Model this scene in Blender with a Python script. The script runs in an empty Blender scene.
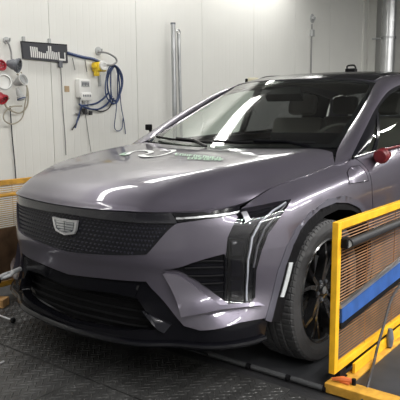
import bpy, bmesh, math, random
import numpy as np
from mathutils import Vector, Matrix
from mathutils.geometry import delaunay_2d_cdt

random.seed(7)
SC = bpy.context.scene
COL = SC.collection

# ------------------------------------------------------------------ camera
CP = np.array([2.230, -2.685, 1.264]); FPX = 600.0
def cam_axes(yaw, pitch, roll):
    cy, sy, cp, sp = math.cos(yaw), math.sin(yaw), math.cos(pitch), math.sin(pitch)
    f = np.array([-sy*cp, cy*cp, -sp]); r = np.array([cy, sy, 0.0]); u = np.cross(r, f)
    return math.cos(roll)*r+math.sin(roll)*u, -math.sin(roll)*r+math.cos(roll)*u, f
RX, UY, FW = cam_axes(math.radians(38.22), math.radians(8.5), math.radians(-.4))
cam_data = bpy.data.cameras.new('camera'); cam = bpy.data.objects.new('camera', cam_data); COL.objects.link(cam)
cam_data.sensor_width = 36; cam_data.lens = FPX/400*36; cam_data.clip_start = .05
mw = Matrix.Identity(4)
for i in range(3):
    mw[i][0] = RX[i]; mw[i][1] = UY[i]; mw[i][2] = -FW[i]; mw[i][3] = CP[i]
cam.matrix_world = mw
SC.camera = cam
def on(px, py, ax, val):
    """point where the sight line of a pixel meets the plane axis = value"""
    d = FW+RX*(px-200)/FPX-UY*(py-200)/FPX
    return CP+d*(val-CP[ax])/d[ax]
def proj(P):
    d = np.asarray(P)-CP; z = d@FW
    return np.stack([200+FPX*(d@RX)/z, 200-FPX*(d@UY)/z], -1)

# ------------------------------------------------------------------ world, light, exposure
w = bpy.data.worlds.new('world'); SC.world = w; w.use_nodes = True
w.node_tree.nodes['Background'].inputs[0].default_value = (.9, .95, 1, 1)
w.node_tree.nodes['Background'].inputs[1].default_value = .05
SC.view_settings.view_transform = 'Standard'; SC.view_settings.look = 'None'
SC.view_settings.gamma = 1; SC.view_settings.use_curve_mapping = False
SC.view_settings.exposure = 0.06
CEIL = 3.7
# tube lights: (x, y, z, length, watts); one row along the left wall, two rows over the right half of the hall
LAMPS = [(-2.0, y, 3.30, 1.9, 24.0) for y in (-2.6, -.3, 2.0, 4.3)]
LAMPS += [(3.4, y, 3.55, 1.9, 92.0) for y in (-3.0, -.75, 1.5, 3.75, 6.0, 8.25)]
LAMPS += [(5.0, y, 3.55, 1.9, 84.0) for y in (-3.0, -.75, 1.5, 3.75)]
for lx, ly, lz, ll, lw in LAMPS:
    ld = bpy.data.lights.new('tube_light', 'AREA'); ld.shape = 'RECTANGLE'; ld.size = .20; ld.size_y = ll
    ld.energy = lw; ld.color = (1, .985, .95)
    lo = bpy.data.objects.new('tube_light', ld); COL.objects.link(lo); lo.location = (lx, ly, lz)

# ------------------------------------------------------------------ materials
def mat(name, col, rough=.5, metal=0.0, coat=0.0, spec=.5, noise=0.0, nscale=20, bump=0.0, bscale=60, emit=None, coat_rough=.03):
    m = bpy.data.materials.new(name); m.use_nodes = True
    nt = m.node_tree; b = nt.nodes['Principled BSDF']
    c = (*col, 1)
    b.inputs['Base Color'].default_value = c
    b.inputs['Roughness'].default_value = rough; b.inputs['Metallic'].default_value = metal
    b.inputs['Coat Weight'].default_value = coat; b.inputs['Coat Roughness'].default_value = coat_rough
    b.inputs['Specular IOR Level'].default_value = spec
    if noise > 0 or bump > 0:
        tc = nt.nodes.new('ShaderNodeTexCoord')
    if noise > 0:
        n = nt.nodes.new('ShaderNodeTexNoise'); n.inputs['Scale'].default_value = nscale; n.inputs['Detail'].default_value = 4
        r = nt.nodes.new('ShaderNodeValToRGB')
        r.color_ramp.elements[0].position = .3; r.color_ramp.elements[1].position = .7
        r.color_ramp.elements[0].color = tuple(max(0, x*(1-noise)) for x in col)+(1,)
        r.color_ramp.elements[1].color = tuple(min(1, x*(1+noise)) for x in col)+(1,)
        nt.links.new(tc.outputs['Object'], n.inputs['Vector']); nt.links.new(n.outputs['Fac'], r.inputs['Fac'])
        nt.links.new(r.outputs['Color'], b.inputs['Base Color'])
    if bump > 0:
        n2 = nt.nodes.new('ShaderNodeTexNoise'); n2.inputs['Scale'].default_value = bscale
        bp = nt.nodes.new('ShaderNodeBump'); bp.inputs['Strength'].default_value = bump; bp.inputs['Distance'].default_value = .01
        nt.links.new(tc.outputs['Object'], n2.inputs['Vector']); nt.links.new(n2.outputs['Fac'], bp.inputs['Height'])
        nt.links.new(bp.outputs['Normal'], b.inputs['Normal'])
    if emit:
        b.inputs['Emission Color'].default_value = c; b.inputs['Emission Strength'].default_value = emit
    return m
def glass(name, tint, rough=.0, refl=1.0):
    m = bpy.data.materials.new(name); m.use_nodes = True; nt = m.node_tree
    nt.nodes.remove(nt.nodes['Principled BSDF']); out = nt.nodes['Material Output']
    t = nt.nodes.new('ShaderNodeBsdfTransparent'); t.inputs[0].default_value = (*tint, 1)
    g = nt.nodes.new('ShaderNodeBsdfGlossy'); g.inputs['Roughness'].default_value = rough
    f = nt.nodes.new('ShaderNodeFresnel'); f.inputs[0].default_value = 1.5
    geo = nt.nodes.new('ShaderNodeNewGeometry'); mr = nt.nodes.new('ShaderNodeMapRange')
    mr.inputs['To Min'].default_value = 1.5; mr.inputs['To Max'].default_value = 1/1.5
    nt.links.new(geo.outputs['Backfacing'], mr.inputs['Value']); nt.links.new(mr.outputs[0], f.inputs[0])
    mx = nt.nodes.new('ShaderNodeMixShader')
    mul = nt.nodes.new('ShaderNodeMath'); mul.operation = 'MULTIPLY'; mul.inputs[1].default_value = refl
    nt.links.new(f.outputs[0], mul.inputs[0])
    nt.links.new(mul.outputs[0], mx.inputs[0]); nt.links.new(t.outputs[0], mx.inputs[1]); nt.links.new(g.outputs[0], mx.inputs[2])
    nt.links.new(mx.outputs[0], out.inputs[0])
    return m
PAINT = mat('purple_grey_metallic_paint', (.122, .111, .143), .32, .6, .85, noise=.05, nscale=3)
ARCHM = mat('blue_grey_arch_trim', (.085, .083, .108), .42, .3, .3)
BLACKG = mat('gloss_black', (.005, .005, .007), .16, 0, 0, spec=.25)
BLACKM = mat('matte_black', (.006, .006, .007), .65, spec=.12, bump=.2)
BAND = mat('dark_gloss_band', (.022, .022, .028), .18, .2, .4)
GRILM = mat('grille_dark', (.008, .008, .011), .45, spec=.3)
GRILC = mat('grille_cell', (.015, .015, .024), .5, 0, spec=.3)
CHROME = mat('chrome', (.82, .82, .84), .30, .8)
SATIN = mat('satin_silver', (.52, .53, .55), .38, .5)
RUBBER = mat('tire_rubber', (.038, .038, .040), .72, noise=.15, nscale=40)
RIMB = mat('black_rim', (.012, .012, .013), .22, .2, .6)
LAMPW = mat('lamp_white', (.40, .42, .45), .3)
LAMPG = mat('lamp_grey', (.09, .09, .10), .3)
REFL = mat('side_reflector', (.55, .58, .60), .2)
LENS = glass('lens_glass', (.90, .90, .93))
WGLASS = glass('windshield_glass', (.80, .85, .81), rough=.05, refl=1.4)
SGLASS = glass('side_glass', (.80, .87, .83))
REARGL = glass('privacy_glass', (.2, .2, .21))
INTER = mat('interior_dark', (.075, .069, .066), .8, noise=.1)
SEATM = mat('seat_leather', (.10, .088, .080), .6)
LINER = mat('headliner', (.20, .19, .18), .9)
RED = mat('red_tape', (.12, .006, .010), .45, noise=.25, nscale=30, bump=.4, bscale=40)
YEL = mat('yellow_paint', (.80, .43, .015), .45, noise=.16, nscale=14, bump=.1)
YELD = mat('worn_yellow_paint', (.50, .26, .03), .6, noise=.35, nscale=16, bump=.15)
WIRE = mat('rusty_mesh_wire', (.21, .095, .032), .6, .1, noise=.35, nscale=9)
WIRE2 = mat('ochre_mesh_wire', (.55, .36, .14), .6, .1, noise=.25, nscale=9)
RUST = mat('rusty_sheet', (.15, .085, .045), .75, noise=.4, nscale=12, bump=.2)
BLUE = mat('blue_tape', (.022, .085, .30), .5, noise=.25, nscale=12)
FOAM = mat('black_foam', (.012, .012, .014), .6)
WHITE = mat('white_plastic', (.74, .74, .72), .4)
LGREY = mat('light_grey_plastic', (.42, .43, .43), .45)
GREYP = mat('grey_plastic', (.13, .14, .16), .45)
REDP = mat('red_plastic', (.42, .03, .045), .4)
YELP = mat('yellow_plastic', (.75, .52, .02), .4)
BLUEC = mat('blue_cable', (.025, .05, .14), .45)
BEIGEC = mat('beige_cable', (.36, .33, .26), .5)
DARKC = mat('dark_cable', (.03, .03, .034), .5)
GREYC = mat('grey_cable', (.22, .22, .22), .5)
BOARD = mat('dark_board', (.035, .036, .045), .5)
TAN = mat('tan_note', (.42, .31, .19), .8)
WALLM = mat('white_wall_panel', (.75, .75, .715), .42, noise=.03, nscale=1.2, bump=.03, bscale=8)
WALL2 = mat('plain_wall', (.46, .46, .45), .7, noise=.03, nscale=1)
CEILM = mat('ceiling_paint', (.28, .28, .28), .8)
STEEL = mat('galvanised_steel', (.42, .43, .44), .38, .9, noise=.2, nscale=6)
DUCTM = mat('bright_duct', (.66, .67, .68), .30, .75, noise=.12, nscale=3)
FLOORM = mat('black_floor', (.020, .020, .022), .55, noise=.35, nscale=5, bump=.25, bscale=90)
PLATEM = mat('dark_tread_plate', (.060, .060, .060), .42, .35, noise=.35, nscale=6, bump=.15, bscale=40)
RAMPM = mat('grey_steel_plate', (.045, .047, .052), .5, .3, noise=.3, nscale=7)
BARM = mat('dull_steel_bar', (.085, .087, .092), .45, .3, noise=.2)
WOOD = mat('raw_wood', (.46, .26, .10), .7, noise=.3, nscale=14)
ORANGE = mat('orange_latch', (.50, .12, .03), .5, noise=.2)
DECALW = mat('white_decal', (.85, .87, .86), .5)
DECALG = mat('green_decal', (.36, .52, .40), .5)
IVORY = mat('ivory_clip', (.62, .58, .42), .5)

# ------------------------------------------------------------------ object helpers
def wloc(o): return np.array(o.get('_w', (0, 0, 0)), float) if o else np.zeros(3)
WL = {}
def mesh_obj(name, V, F, m, parent=None, smooth=False, kind=None, local=False, mats=None, fmat=None):
    V = np.asarray(V, float)
    if parent is not None and not local: V = V-WL.get(parent.name, np.zeros(3))
    me = bpy.data.meshes.new(name); me.from_pydata(V.tolist(), [], F)
    me.materials.append(m)
    if mats:
        for x in mats: me.materials.append(x)
    me.update()
    if smooth: me.polygons.foreach_set('use_smooth', [True]*len(me.polygons))
    if fmat is not None: me.polygons.foreach_set('material_index', fmat)
    o = bpy.data.objects.new(name, me); COL.objects.link(o)
    if parent is not None:
        o.parent = parent; WL[o.name] = WL.get(parent.name, np.zeros(3))
    if kind: o['kind'] = kind
    return o
def tag(o, label, cat, group=None):
    o['label'] = label; o['category'] = cat
    if group: o['group'] = group
    return o
def root(name, loc, label, cat, group=None):
    o = bpy.data.objects.new(name, None); COL.objects.link(o); o.location = tuple(float(a) for a in loc); o.empty_display_size = .05
    WL[o.name] = np.array(loc, float); tag(o, label, cat, group); return o
class MB:
    def __init__(s): s.V = []; s.F = []
    def add(s, V, F):
        n = len(s.V); s.V += [tuple(map(float, v)) for v in V]; s.F += [tuple(i+n for i in f) for f in F]; return s
    def box(s, lo, hi, rot=None, c=None, bev=0.0):
        lo, hi = np.array(lo, float), np.array(hi, float)
        bm = bmesh.new(); bmesh.ops.create_cube(bm, size=1)
        for v in bm.verts: v.co = Vector([(v.co[i]+.5)*(hi[i]-lo[i])+lo[i] for i in range(3)])
        if bev > 0: bmesh.ops.bevel(bm, geom=bm.edges[:], offset=bev, segments=2, affect='EDGES', profile=.5)
        V = [np.array(v.co) for v in bm.verts]; bm.verts.index_update(); F = [[v.index for v in f.verts] for f in bm.faces]; bm.free()
        if rot is not None: R = np.array(rot); V = [R@v for v in V]
        if c is not None: V = [v+np.array(c) for v in V]
        return s.add(V, F)
    def tube(s, P, r, n=8, closed=False, sm=0, cap=True):
        P = [np.array(p, float) for p in P]
        if sm: P = smooth_path(P, sm, closed)
        m = len(P); rr = r if hasattr(r, '__len__') else [r]*m
        if len(rr) != m: rr = np.interp(np.linspace(0, 1, m), np.linspace(0, 1, len(rr)), rr)
        T = [P[(i+1) % m]-P[i-1] if closed else P[min(i+1, m-1)]-P[max(i-1, 0)] for i in range(m)]
        T = [t/(np.linalg.norm(t)+1e-12) for t in T]
        a = np.array([0, 0, 1.]) if abs(T[0][2]) < .9 else np.array([1., 0, 0])
        N = np.cross(T[0], a); N /= np.linalg.norm(N); V = []
        for i in range(m):
            N = N-T[i]*(N@T[i]); N /= np.linalg.norm(N)+1e-12; B = np.cross(T[i], N)
            for k in range(n):
                th = 2*math.pi*k/n; V.append(P[i]+rr[i]*(math.cos(th)*N+math.sin(th)*B))
        F = []
        for i in range(m if closed else m-1):
            j = (i+1) % m
            for k in range(n):
                l = (k+1) % n; F.append((i*n+k, i*n+l, j*n+l, j*n+k))
        if cap and not closed:
            F.append(tuple(range(n))[::-1]); F.append(tuple((m-1)*n+k for k in range(n)))
        return s.add(V, F)
    def lathe(s, prof, n=32, axis=(0, 0, 1), c=(0, 0, 0), closed=False):
        """prof: list of (radius, height along axis)"""
        ax = np.array(axis, float); ax /= np.linalg.norm(ax)
        a = np.array([0, 0, 1.]) if abs(ax[2]) < .9 else np.array([1., 0, 0])
        U = np.cross(a, ax); U /= np.linalg.norm(U); W = np.cross(ax, U); V = []; F = []
        for k in range(n):
            th = 2*math.pi*k/n; d = math.cos(th)*U+math.sin(th)*W
            for r, h in prof: V.append(np.array(c)+d*r+ax*h)
        m = len(prof)
        for k in range(n):
            l = (k+1) % n
            for i in range(m if closed else m-1):
                j = (i+1) % m; F.append((k*m+i, l*m+i, l*m+j, k*m+j))
        return s.add(V, F)
    def prism(s, poly, d, base=(0, 0, 0)):
        """poly: list of 3D points, extruded by vector d"""
        n = len(poly); P = [np.array(p, float)+np.array(base) for p in poly]; d = np.array(d, float)
        V = P+[p+d for p in P]
        F = [tuple(range(n))[::-1], tuple(range(n, 2*n))]+[(i, (i+1) % n, (i+1) % n+n, i+n) for i in range(n)]
        return s.add(V, F)
    def build(s, name, m, parent=None, smooth=False, kind=None, local=False, fix=True):
        o = mesh_obj(name, s.V, s.F, m, parent, False, kind, local)
        if fix:
            bm = bmesh.new(); bm.from_mesh(o.data); bmesh.ops.recalc_face_normals(bm, faces=bm.faces[:])
            if smooth:
                for f in bm.faces: f.smooth = True
                for e in bm.edges:
                    if len(e.link_faces) == 2 and e.calc_face_angle(0) > .7: e.smooth = False
            bm.to_mesh(o.data); bm.free()
        elif smooth: o.data.polygons.foreach_set('use_smooth', [True]*len(o.data.polygons))
        return o
def smooth_path(P, k, closed=False):
    P = [np.array(p, float) for p in P]; n = len(P); out = []
    for i in range(n if closed else n-1):
        if closed: a, b, c, d = P[i-1], P[i], P[(i+1) % n], P[(i+2) % n]
        else: b, c = P[i], P[i+1]; a = P[i-1] if i else 2*b-c; d = P[i+2] if i+2 < n else 2*c-b
        for j in range(k):
            t = j/k
            out.append(.5*((2*b)+(c-a)*t+(2*a-5*b+4*c-d)*t*t+(-a+3*b-3*c+d)*t**3))
    if not closed: out.append(P[-1])
    return out

# ------------------------------------------------------------------ curved panels on lattice surfaces
SUB = 16
def cr_axis(A, sym=False):
    """Catmull-Rom refine along axis 0; sym mirrors x at the first row"""
    n = A.shape[0]
    if sym: first = A[1]*np.array([-1, 1, 1])
    else: first = 2*A[0]-A[1]
    E = np.concatenate([first[None], A, (2*A[-1]-A[-2])[None]])
    out = []
    for i in range(n-1):
        a, b, c, d = E[i], E[i+1], E[i+2], E[i+3]
        for j in range(SUB):
            t = j/SUB
            out.append(.5*((2*b)+(c-a)*t+(2*a-5*b+4*c-d)*t*t+(-a+3*b-3*c+d)*t**3))
    out.append(A[-1]); return np.array(out)
class Lat:
    def __init__(s, ctrl, sym=False, flip=1, su=.15, sv=.11):
        A = np.array(ctrl, float); s.nc, s.nr = A.shape[:2]; s.su, s.sv = su, sv
        G = cr_axis(A, sym); G = np.swapaxes(cr_axis(np.swapaxes(G, 0, 1)), 0, 1); s.G = G
        du = np.gradient(G, axis=0); dv = np.gradient(G, axis=1); N = np.cross(du, dv)*flip
        if sym: N[0, :, 0] = 0
        s.N = N/(np.linalg.norm(N, axis=-1, keepdims=True)+1e-12)
    def _bi(s, A, S, V):
        S = np.clip(np.asarray(S, float)*SUB, 0, A.shape[0]-1.0001); V = np.clip(np.asarray(V, float)*SUB, 0, A.shape[1]-1.0001)
        i = S.astype(int); j = V.astype(int); a = (S-i)[..., None]; b = (V-j)[..., None]
        return (A[i, j]*(1-a)*(1-b)+A[i+1, j]*a*(1-b)+A[i, j+1]*(1-a)*b+A[i+1, j+1]*a*b)
    def pos(s, S, V, off=0.0):
        S = np.asarray(S, float); sg = np.where(S < 0, -1.0, 1.0)
        P = s._bi(s.G, abs(S), V)+s.nrm0(S, V)*np.asarray(off)[..., None] if np.any(off) else s._bi(s.G, abs(S), V)
        P = P.copy(); P[..., 0] *= sg; return P
    def nrm0(s, S, V):
        N = s._bi(s.N, abs(np.asarray(S, float)), V); return N/(np.linalg.norm(N, axis=-1, keepdims=True)+1e-12)
    def nrm(s, S, V):
        N = s.nrm0(S, V).copy(); N[..., 0] *= np.where(np.asarray(S) < 0, -1., 1.); return N
    def inv(s, T, fn='px', srange=None, facing=True):
        """parameters of targets: fn 'px' pixels, 'yz' side-view metres, 'xy' plan metres"""
        f = {'px': proj, 'yz': lambda P: P[..., 1:3], 'xy': lambda P: P[..., :2], 'xz': lambda P: P[..., [0, 2]]}[fn]
        a, b = srange or (0, s.nc-1)
        S, V = np.meshgrid(np.linspace(a, b, 260), np.linspace(0, s.nr-1, 120), indexing='ij')
        Q = f(s.pos(S, V)); ok = np.ones(S.shape, bool)
        if fn == 'px' and facing: ok = ((s.pos(S, V)-CP)*s.nrm(S, V)).sum(-1) < .02
        out = []
        for t in T:
            D = ((Q-np.array(t))**2).sum(-1); D[~ok] = 1e9; k = np.unravel_index(D.argmin(), D.shape); p = np.array([S[k], V[k]])
            h = 1e-3
            for it in range(12):
                r = f(s.pos(p[0], p[1]))-np.array(t)
                J = np.stack([(f(s.pos(p[0]+h, p[1]))-f(s.pos(p[0]-h, p[1])))/(2*h), (f(s.pos(p[0], p[1]+h))-f(s.pos(p[0], p[1]-h)))/(2*h)], 1)
                try: dp = np.linalg.solve(J+1e-9*np.eye(2), -r)
                except Exception: break
                dp = np.clip(dp, -.15, .15); p = p+dp
                p[0] = np.clip(p[0], a, b); p[1] = np.clip(p[1], 0, s.nr-1)
            out.append(tuple(p))
        return out
def inpoly(P, poly):
    x, y = P[:, 0], P[:, 1]; r = np.zeros(len(P), bool); n = len(poly); j = n-1
    for i in range(n):
        xi, yi = poly[i]; xj, yj = poly[j]
        c = ((yi > y) != (yj > y)) & (x < (xj-xi)*(y-yi)/(yj-yi+1e-15)+xi); r ^= c; j = i
    return r
def segdist(P, poly):
    d = np.full(len(P), 1e9); n = len(poly)
    for i in range(n):
        a = np.array(poly[i]); b = np.array(poly[(i+1) % n]); ab = b-a; L = ab@ab+1e-15
        t = np.clip(((P-a)@ab)/L, 0, 1); d = np.minimum(d, np.linalg.norm(P-(a+t[:, None]*ab), axis=1))
    return d
def panel(name, lat, outline, m, parent, holes=(), off=0.0, thick=.010, step=.03, side=1, smooth=True, offfn=None, kind=None, back=False):
    """a sheet cut from a lattice surface: outline in (s, v), flanged inward by thick"""
    sc = np.array([lat.su, lat.sv])
    def dens(L):
        L = [np.array(p)*sc for p in L]; out = []
        for i in range(len(L)):
            a, b = L[i], L[(i+1) % len(L)]; d = np.linalg.norm(b-a)
            if d < 1e-6: continue
            k = max(1, int(d/(step*.7)))
            out += [a+(b-a)*q/k for q in range(k)]
        return out
    loops = [dens(outline)]+[dens(h) for h in holes]
    A = np.concatenate([np.array(l) for l in loops])
    lo, hi = np.array(loops[0]).min(0), np.array(loops[0]).max(0)
    gx, gy = np.meshgrid(np.arange(lo[0]+step*.5, hi[0], step), np.arange(lo[1]+step*.5, hi[1], step), indexing='ij')
    gp = np.stack([gx.ravel(), gy.ravel()], 1)
    if len(gp):
        k = inpoly(gp, loops[0])
        for h in loops[1:]: k &= ~inpoly(gp, h)
        gp = gp[k]
        for l in loops: gp = gp[segdist(gp, l) > step*.35] if len(gp) else gp
    edges = []; base = 0
    for l in loops:
        n = len(l); edges += [(base+i, base+(i+1) % n) for i in range(n)]; base += n
    allp = np.concatenate([A, gp]) if len(gp) else A
    r = delaunay_2d_cdt([Vector(p) for p in allp], edges, [], 0, 1e-6)
    P2 = np.array([tuple(v) for v in r[0]]); T = [tuple(f) for f in r[2]]
    cen = np.array([P2[list(t)].mean(0) for t in T]); keep = inpoly(cen, loops[0])
    for h in loops[1:]: keep &= ~inpoly(cen, h)
    T = [t for t, kk in zip(T, keep) if kk]
    S, Vv = P2[:, 0]/sc[0], P2[:, 1]/sc[1]
    o = np.full(len(S), off) if offfn is None else offfn(S, Vv)+off
    P3 = lat.pos(S, Vv); N = lat.nrm(S, Vv); P3 = P3+N*o[:, None]
    F = []
    for t in T:
        a, b, c = P3[list(t)]; nn = np.cross(b-a, c-a)
        F.append(t if nn@N[t[0]] > 0 else t[::-1])
    cnt = {}
    for t in F:
        for i in range(len(t)):
            e = (t[i], t[(i+1) % len(t)]); cnt[e] = cnt.get(e, 0)+1
    bd = [e for e in cnt if (e[1], e[0]) not in cnt]
    V = P3.tolist(); mp = {}
    def dup(i, t):
        if (i, t) not in mp: mp[(i, t)] = len(V); V.append((P3[i]-N[i]*t).tolist())
        return mp[(i, t)]
    if thick:
        for a, b in bd: F.append((dup(b, 0.0), dup(a, 0.0), dup(a, thick), dup(b, thick)))
        if back:
            for t in list(F[:len(T)]): F.append(tuple(dup(i, thick) for i in t[::-1]))
    V = np.array(V)
    if side < 0: V[:, 0] *= -1; F = [f[::-1] for f in F]
    ob = mesh_obj(name, V, F, m, parent, smooth, kind)
    return ob
def both(name, lat, outline, m, parent, **k):
    return [panel(name, lat, outline, m, parent, side=sd, **k) for sd in (1, -1)]
def symm(half):
    """closed outline from a half outline that starts and ends on the centre line"""
    return list(half)+[(-a, b) for a, b in half[::-1] if a > 1e-6]

# ================================================================== the room
WX = -2.40
seam0 = on(48, 0, 0, WX)[1]; PW = 1.15
def struct(o): o['kind'] = 'structure'; return o
# left wall: sandwich panels with fine vertical ribs
wl = struct(MB().box((WX-.12, -5.2, 0), (WX-.03, 14.2, CEIL)).build('wall_left', WALL2))
def rib_panel():
    V = []; F = []; prof = []
    n = 14; W = PW-.006; p = W/n
    prof.append((0, -.03))
    for i in range(n):
        y = i*p
        prof += [(y+.0, 0), (y+p-.012, 0), (y+p-.008, -.0007), (y+p-.004, -.0007)]
    prof += [(W, 0), (W, -.03)]
    for y, d in prof: V += [(d, y, 0), (d, y, CEIL)]
    for i in range(len(prof)-1): F.append((2*i, 2*i+2, 2*i+3, 2*i+1))
    return V, F
pv, pf = rib_panel(); pm = None
k0 = int(math.floor((-5.1-seam0)/PW))
for k in range(k0, k0+17):
    y0 = seam0+k*PW
    if pm is None:
        o = MB().add(pv, pf).build('wall_panel', WALLM, wl, local=True, fix=False); pm = o.data
    else:
        o = bpy.data.objects.new('wall_panel', pm); COL.objects.link(o); o.parent = wl
    o.location = (WX, y0+.003, 0)
struct(MB().box((5.6, -5.2, 0), (5.7, 14.2, CEIL)).build('wall_right', WALL2))
struct(MB().box((WX-.12, 14.2, 0), (5.7, 14.3, CEIL)).build('wall_back', WALL2))
struct(MB().box((WX-.12, -5.3, 0), (5.7, -5.2, CEIL)).build('wall_front', WALL2))
struct(MB().box((WX-.12, -5.3, CEIL), (5.7, 14.3, CEIL+.1)).build('ceiling', CEILM))
floor = struct(MB().box((WX-.12, -5.3, -.12), (5.7, 14.3, -.006)).build('floor', FLOORM))
struct(MB().box((WX, -5.2, 0-.006), (WX+.02, 14.2, .09)).build('baseboard_left', RAMPM))
# tread plates in front of the car: separate sheets with raised lugs
def tread_sheet(x0, x1, y0, y1, seed):
    o = MB().box((x0+.002, y0+.002, -.006), (x1-.002, y1-.002, 0)).build('tread_plate', PLATEM, floor)
    V = []; F = []; p = .042; i = 0; rnd = random.Random(seed)
    y = y0+.02; r = 0
    while y < y1-.015:
        x = x0+.02+(r % 2)*p*.5; c = 0
        while x < x1-.015:
            a = math.pi/4 if (r+c) % 2 else -math.pi/4
            u = np.array([math.cos(a), math.sin(a)]); v = np.array([-u[1], u[0]]); L, W, h = .0165, .0062, .0026
            b = len(V)
            for (s, t, z) in ((-1, 0, 0), (0, -1, 0), (1, 0, 0), (0, 1, 0), (-.45, 0, h), (.45, 0, h)):
                q = np.array([x, y])+u*s*L+v*t*W; V.append((q[0], q[1], z))
            F += [(b, b+1, b+4), (b+1, b+5, b+4), (b+1, b+2, b+5), (b+2, b+3, b+5), (b+3, b+4, b+5), (b+3, b, b+4)]
            x += p; c += 1
        y += p*.5; r += 1
    l = mesh_obj('raised_lugs', V, F, PLATEM, o, kind='stuff')
    return o
for i, (a, b, c, d) in enumerate([(-1.2, .10, -.89, -.36), (.104, .95, -.89, -.40), (-1.2, .1, -2.0, -.894), (.104, 1.4, -2.0, -.894), (.954, 1.8, -.89, -.42)]):
    tread_sheet(a, b, c, d, i)
# smooth steel plates under the wheels
MB().box((.2, -.325, -.006), (1.06, .55, 0)).build('wheel_plate', RAMPM, floor)
MB().box((-1.06, -.325, -.006), (-.2, .55, 0)).build('wheel_plate', RAMPM, floor)

# ceiling lamps (housings of the tube lights)
for i, (lx, ly, lz, ll, lw) in enumerate(LAMPS):
    r = root('ceiling_light', (lx, ly, CEIL), ('tube light fixture under the ceiling along the white wall' if lx < 0 else 'tube light fixture under the ceiling beside the car' if lx < 4 else 'tube light fixture under the ceiling farthest from the white wall'), 'ceiling light', ('tube lights along the white wall' if lx < 0 else 'tube lights beside the car' if lx < 4 else 'tube lights farthest from the white wall'))
    MB().box((lx-.14, ly-ll/2-.06, lz+.02), (lx+.14, ly+ll/2+.06, lz+.08)).build('lamp_housing', WHITE, r)
    for k in (-.7, .7): MB().box((lx-.015, ly+k-.015, lz+.08), (lx+.015, ly+k+.015, CEIL)).build('lamp_hanger', STEEL, r)

# ================================================================== the car
car = root('car', (0, 0, 0), 'purple-grey electric crossover car with dark grille on the test rollers', 'car')
# hood surface: columns centre -> edge, rows front -> windshield
HC = [[(0, -.876, .823), (.2, -.867, .825), (.38, -.838, .829), (.46, -.82, .831), (.52, -.79, .832), (.60, -.72, .834), (.665, -.632, .835)],
      [(0, -.848, .860), (.2, -.840, .861), (.38, -.811, .862), (.465, -.79, .860), (.53, -.75, .855), (.615, -.67, .846), (.70, -.54, .838)],
      [(0, -.755, .922), (.2, -.748, .922), (.39, -.722, .920), (.485, -.70, .913), (.555, -.655, .898), (.645, -.57, .868), (.738, -.43, .858)],
      [(0, -.55, .982), (.2, -.545, .982), (.41, -.52, .978), (.52, -.49, .974), (.595, -.45, .957), (.69, -.38, .917), (.778, -.29, .909)],
      [(0, -.25, 1.015), (.2, -.245, 1.015), (.43, -.23, 1.012), (.56, -.21, 1.011), (.635, -.18, .998), (.73, -.12, .962), (.812, -.05, .944)],
      [(0, .05, 1.031), (.22, .055, 1.032), (.46, .07, 1.033), (.60, .09, 1.035), (.675, .11, 1.024), (.76, .15, .993), (.82, .2, .968)],
      [(0, .27, 1.036), (.24, .28, 1.038), (.49, .32, 1.044), (.64, .36, 1.047), (.71, .385, 1.038), (.78, .40, 1.018), (.825, .42, 1.003)]]
hood_l = Lat(np.swapaxes(np.array(HC), 0, 1), True, 1, .13, .2)
EDGE = np.concatenate([hood_l.G[:, 0], hood_l.G[-1, 1:]])      # hood outline: front edge then side edge
def edge_at(x, y):
    d = (EDGE[:, 0]-x)**2+(EDGE[:, 1]-y)**2; p = EDGE[d.argmin()].copy(); p[2] -= .006
    return tuple(p)
def front_col(x, dy, zb):
    return [(x*.985, -.902+dy*1.0, zb), (x, -.894+dy, .33), (x, -.879+dy, .45), (x, -.883+dy, .55), (x, -.894+dy, .615), (x*.995, -.884+dy, .77)]
SCOL = []
for x, dy, zb, ex, ey in [(0, 0, .223, 0, -.876), (.25, .018, .225, .25, -.86), (.44, .058, .228, .43, -.83), (.575, .132, .235, .56, -.757)]:
    SCOL.append(front_col(x, dy, zb)+[edge_at(ex, ey)])
SCOL.append([(.728, -.702, .240), (.735, -.692, .33), (.692, -.65, .45), (.697, -.645, .55), (.697, -.64, .65), (.685, -.635, .765), edge_at(.665, -.632)])
SCOL.append([(.838, -.588, .250), (.840, -.573, .34), (.805, -.533, .45), (.806, -.525, .56), (.80, -.515, .67), (.775, -.50, .78), edge_at(.73, -.45)])
SCOL.append([(.888, -.44, .255), (.90, -.425, .34), (.901, -.40, .45), (.902, -.385, .57), (.895, -.37, .69), (.862, -.355, .815), edge_at(.775, -.30)])
SCOL.append([(.91, -.22, .24), (.928, -.22, .34), (.935, -.22, .46), (.937, -.215, .58), (.932, -.21, .71), (.900, -.20, .85), edge_at(.80, -.13)])
SCOL.append([(.92, 0, .22), (.938, 0, .33), (.946, 0, .46), (.948, 0, .59), (.944, 0, .73), (.915, 0, .872), edge_at(.815, .04)])
SCOL.append([(.92, .25, .20), (.938, .25, .32), (.949, .25, .46), (.951, .25, .60), (.949, .25, .75), (.926, .25, .90), edge_at(.822, .30)])
SCOL.append([(.905, .45, .19), (.93, .45, .32), (.949, .45, .46), (.953, .45, .61), (.952, .45, .77), (.938, .45, .915), (.862, .42, .999)])
for y, x6, z6 in [(.9, .885, 1.032), (1.6, .890, 1.05), (2.4, .885, 1.06)]:
    SCOL.append([(.90, y, .185), (.925, y, .31), (.942, y, .46), (.948, y, .62), (.952, y, .78), (.940, y, .93), (x6, y, z6)])
SCOL.append([(.92, 2.95, .20), (.945, 2.95, .32), (.955, 2.95, .46), (.96, 2.95, .62), (.958, 2.95, .78), (.935, 2.95, .95), (.865, 2.95, 1.085)])
SCOL.append([(.89, 3.45, .24), (.915, 3.46, .35), (.92, 3.48, .48), (.915, 3.5, .63), (.90, 3.52, .79), (.87, 3.50, .96), (.79, 3.42, 1.12)])
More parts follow.
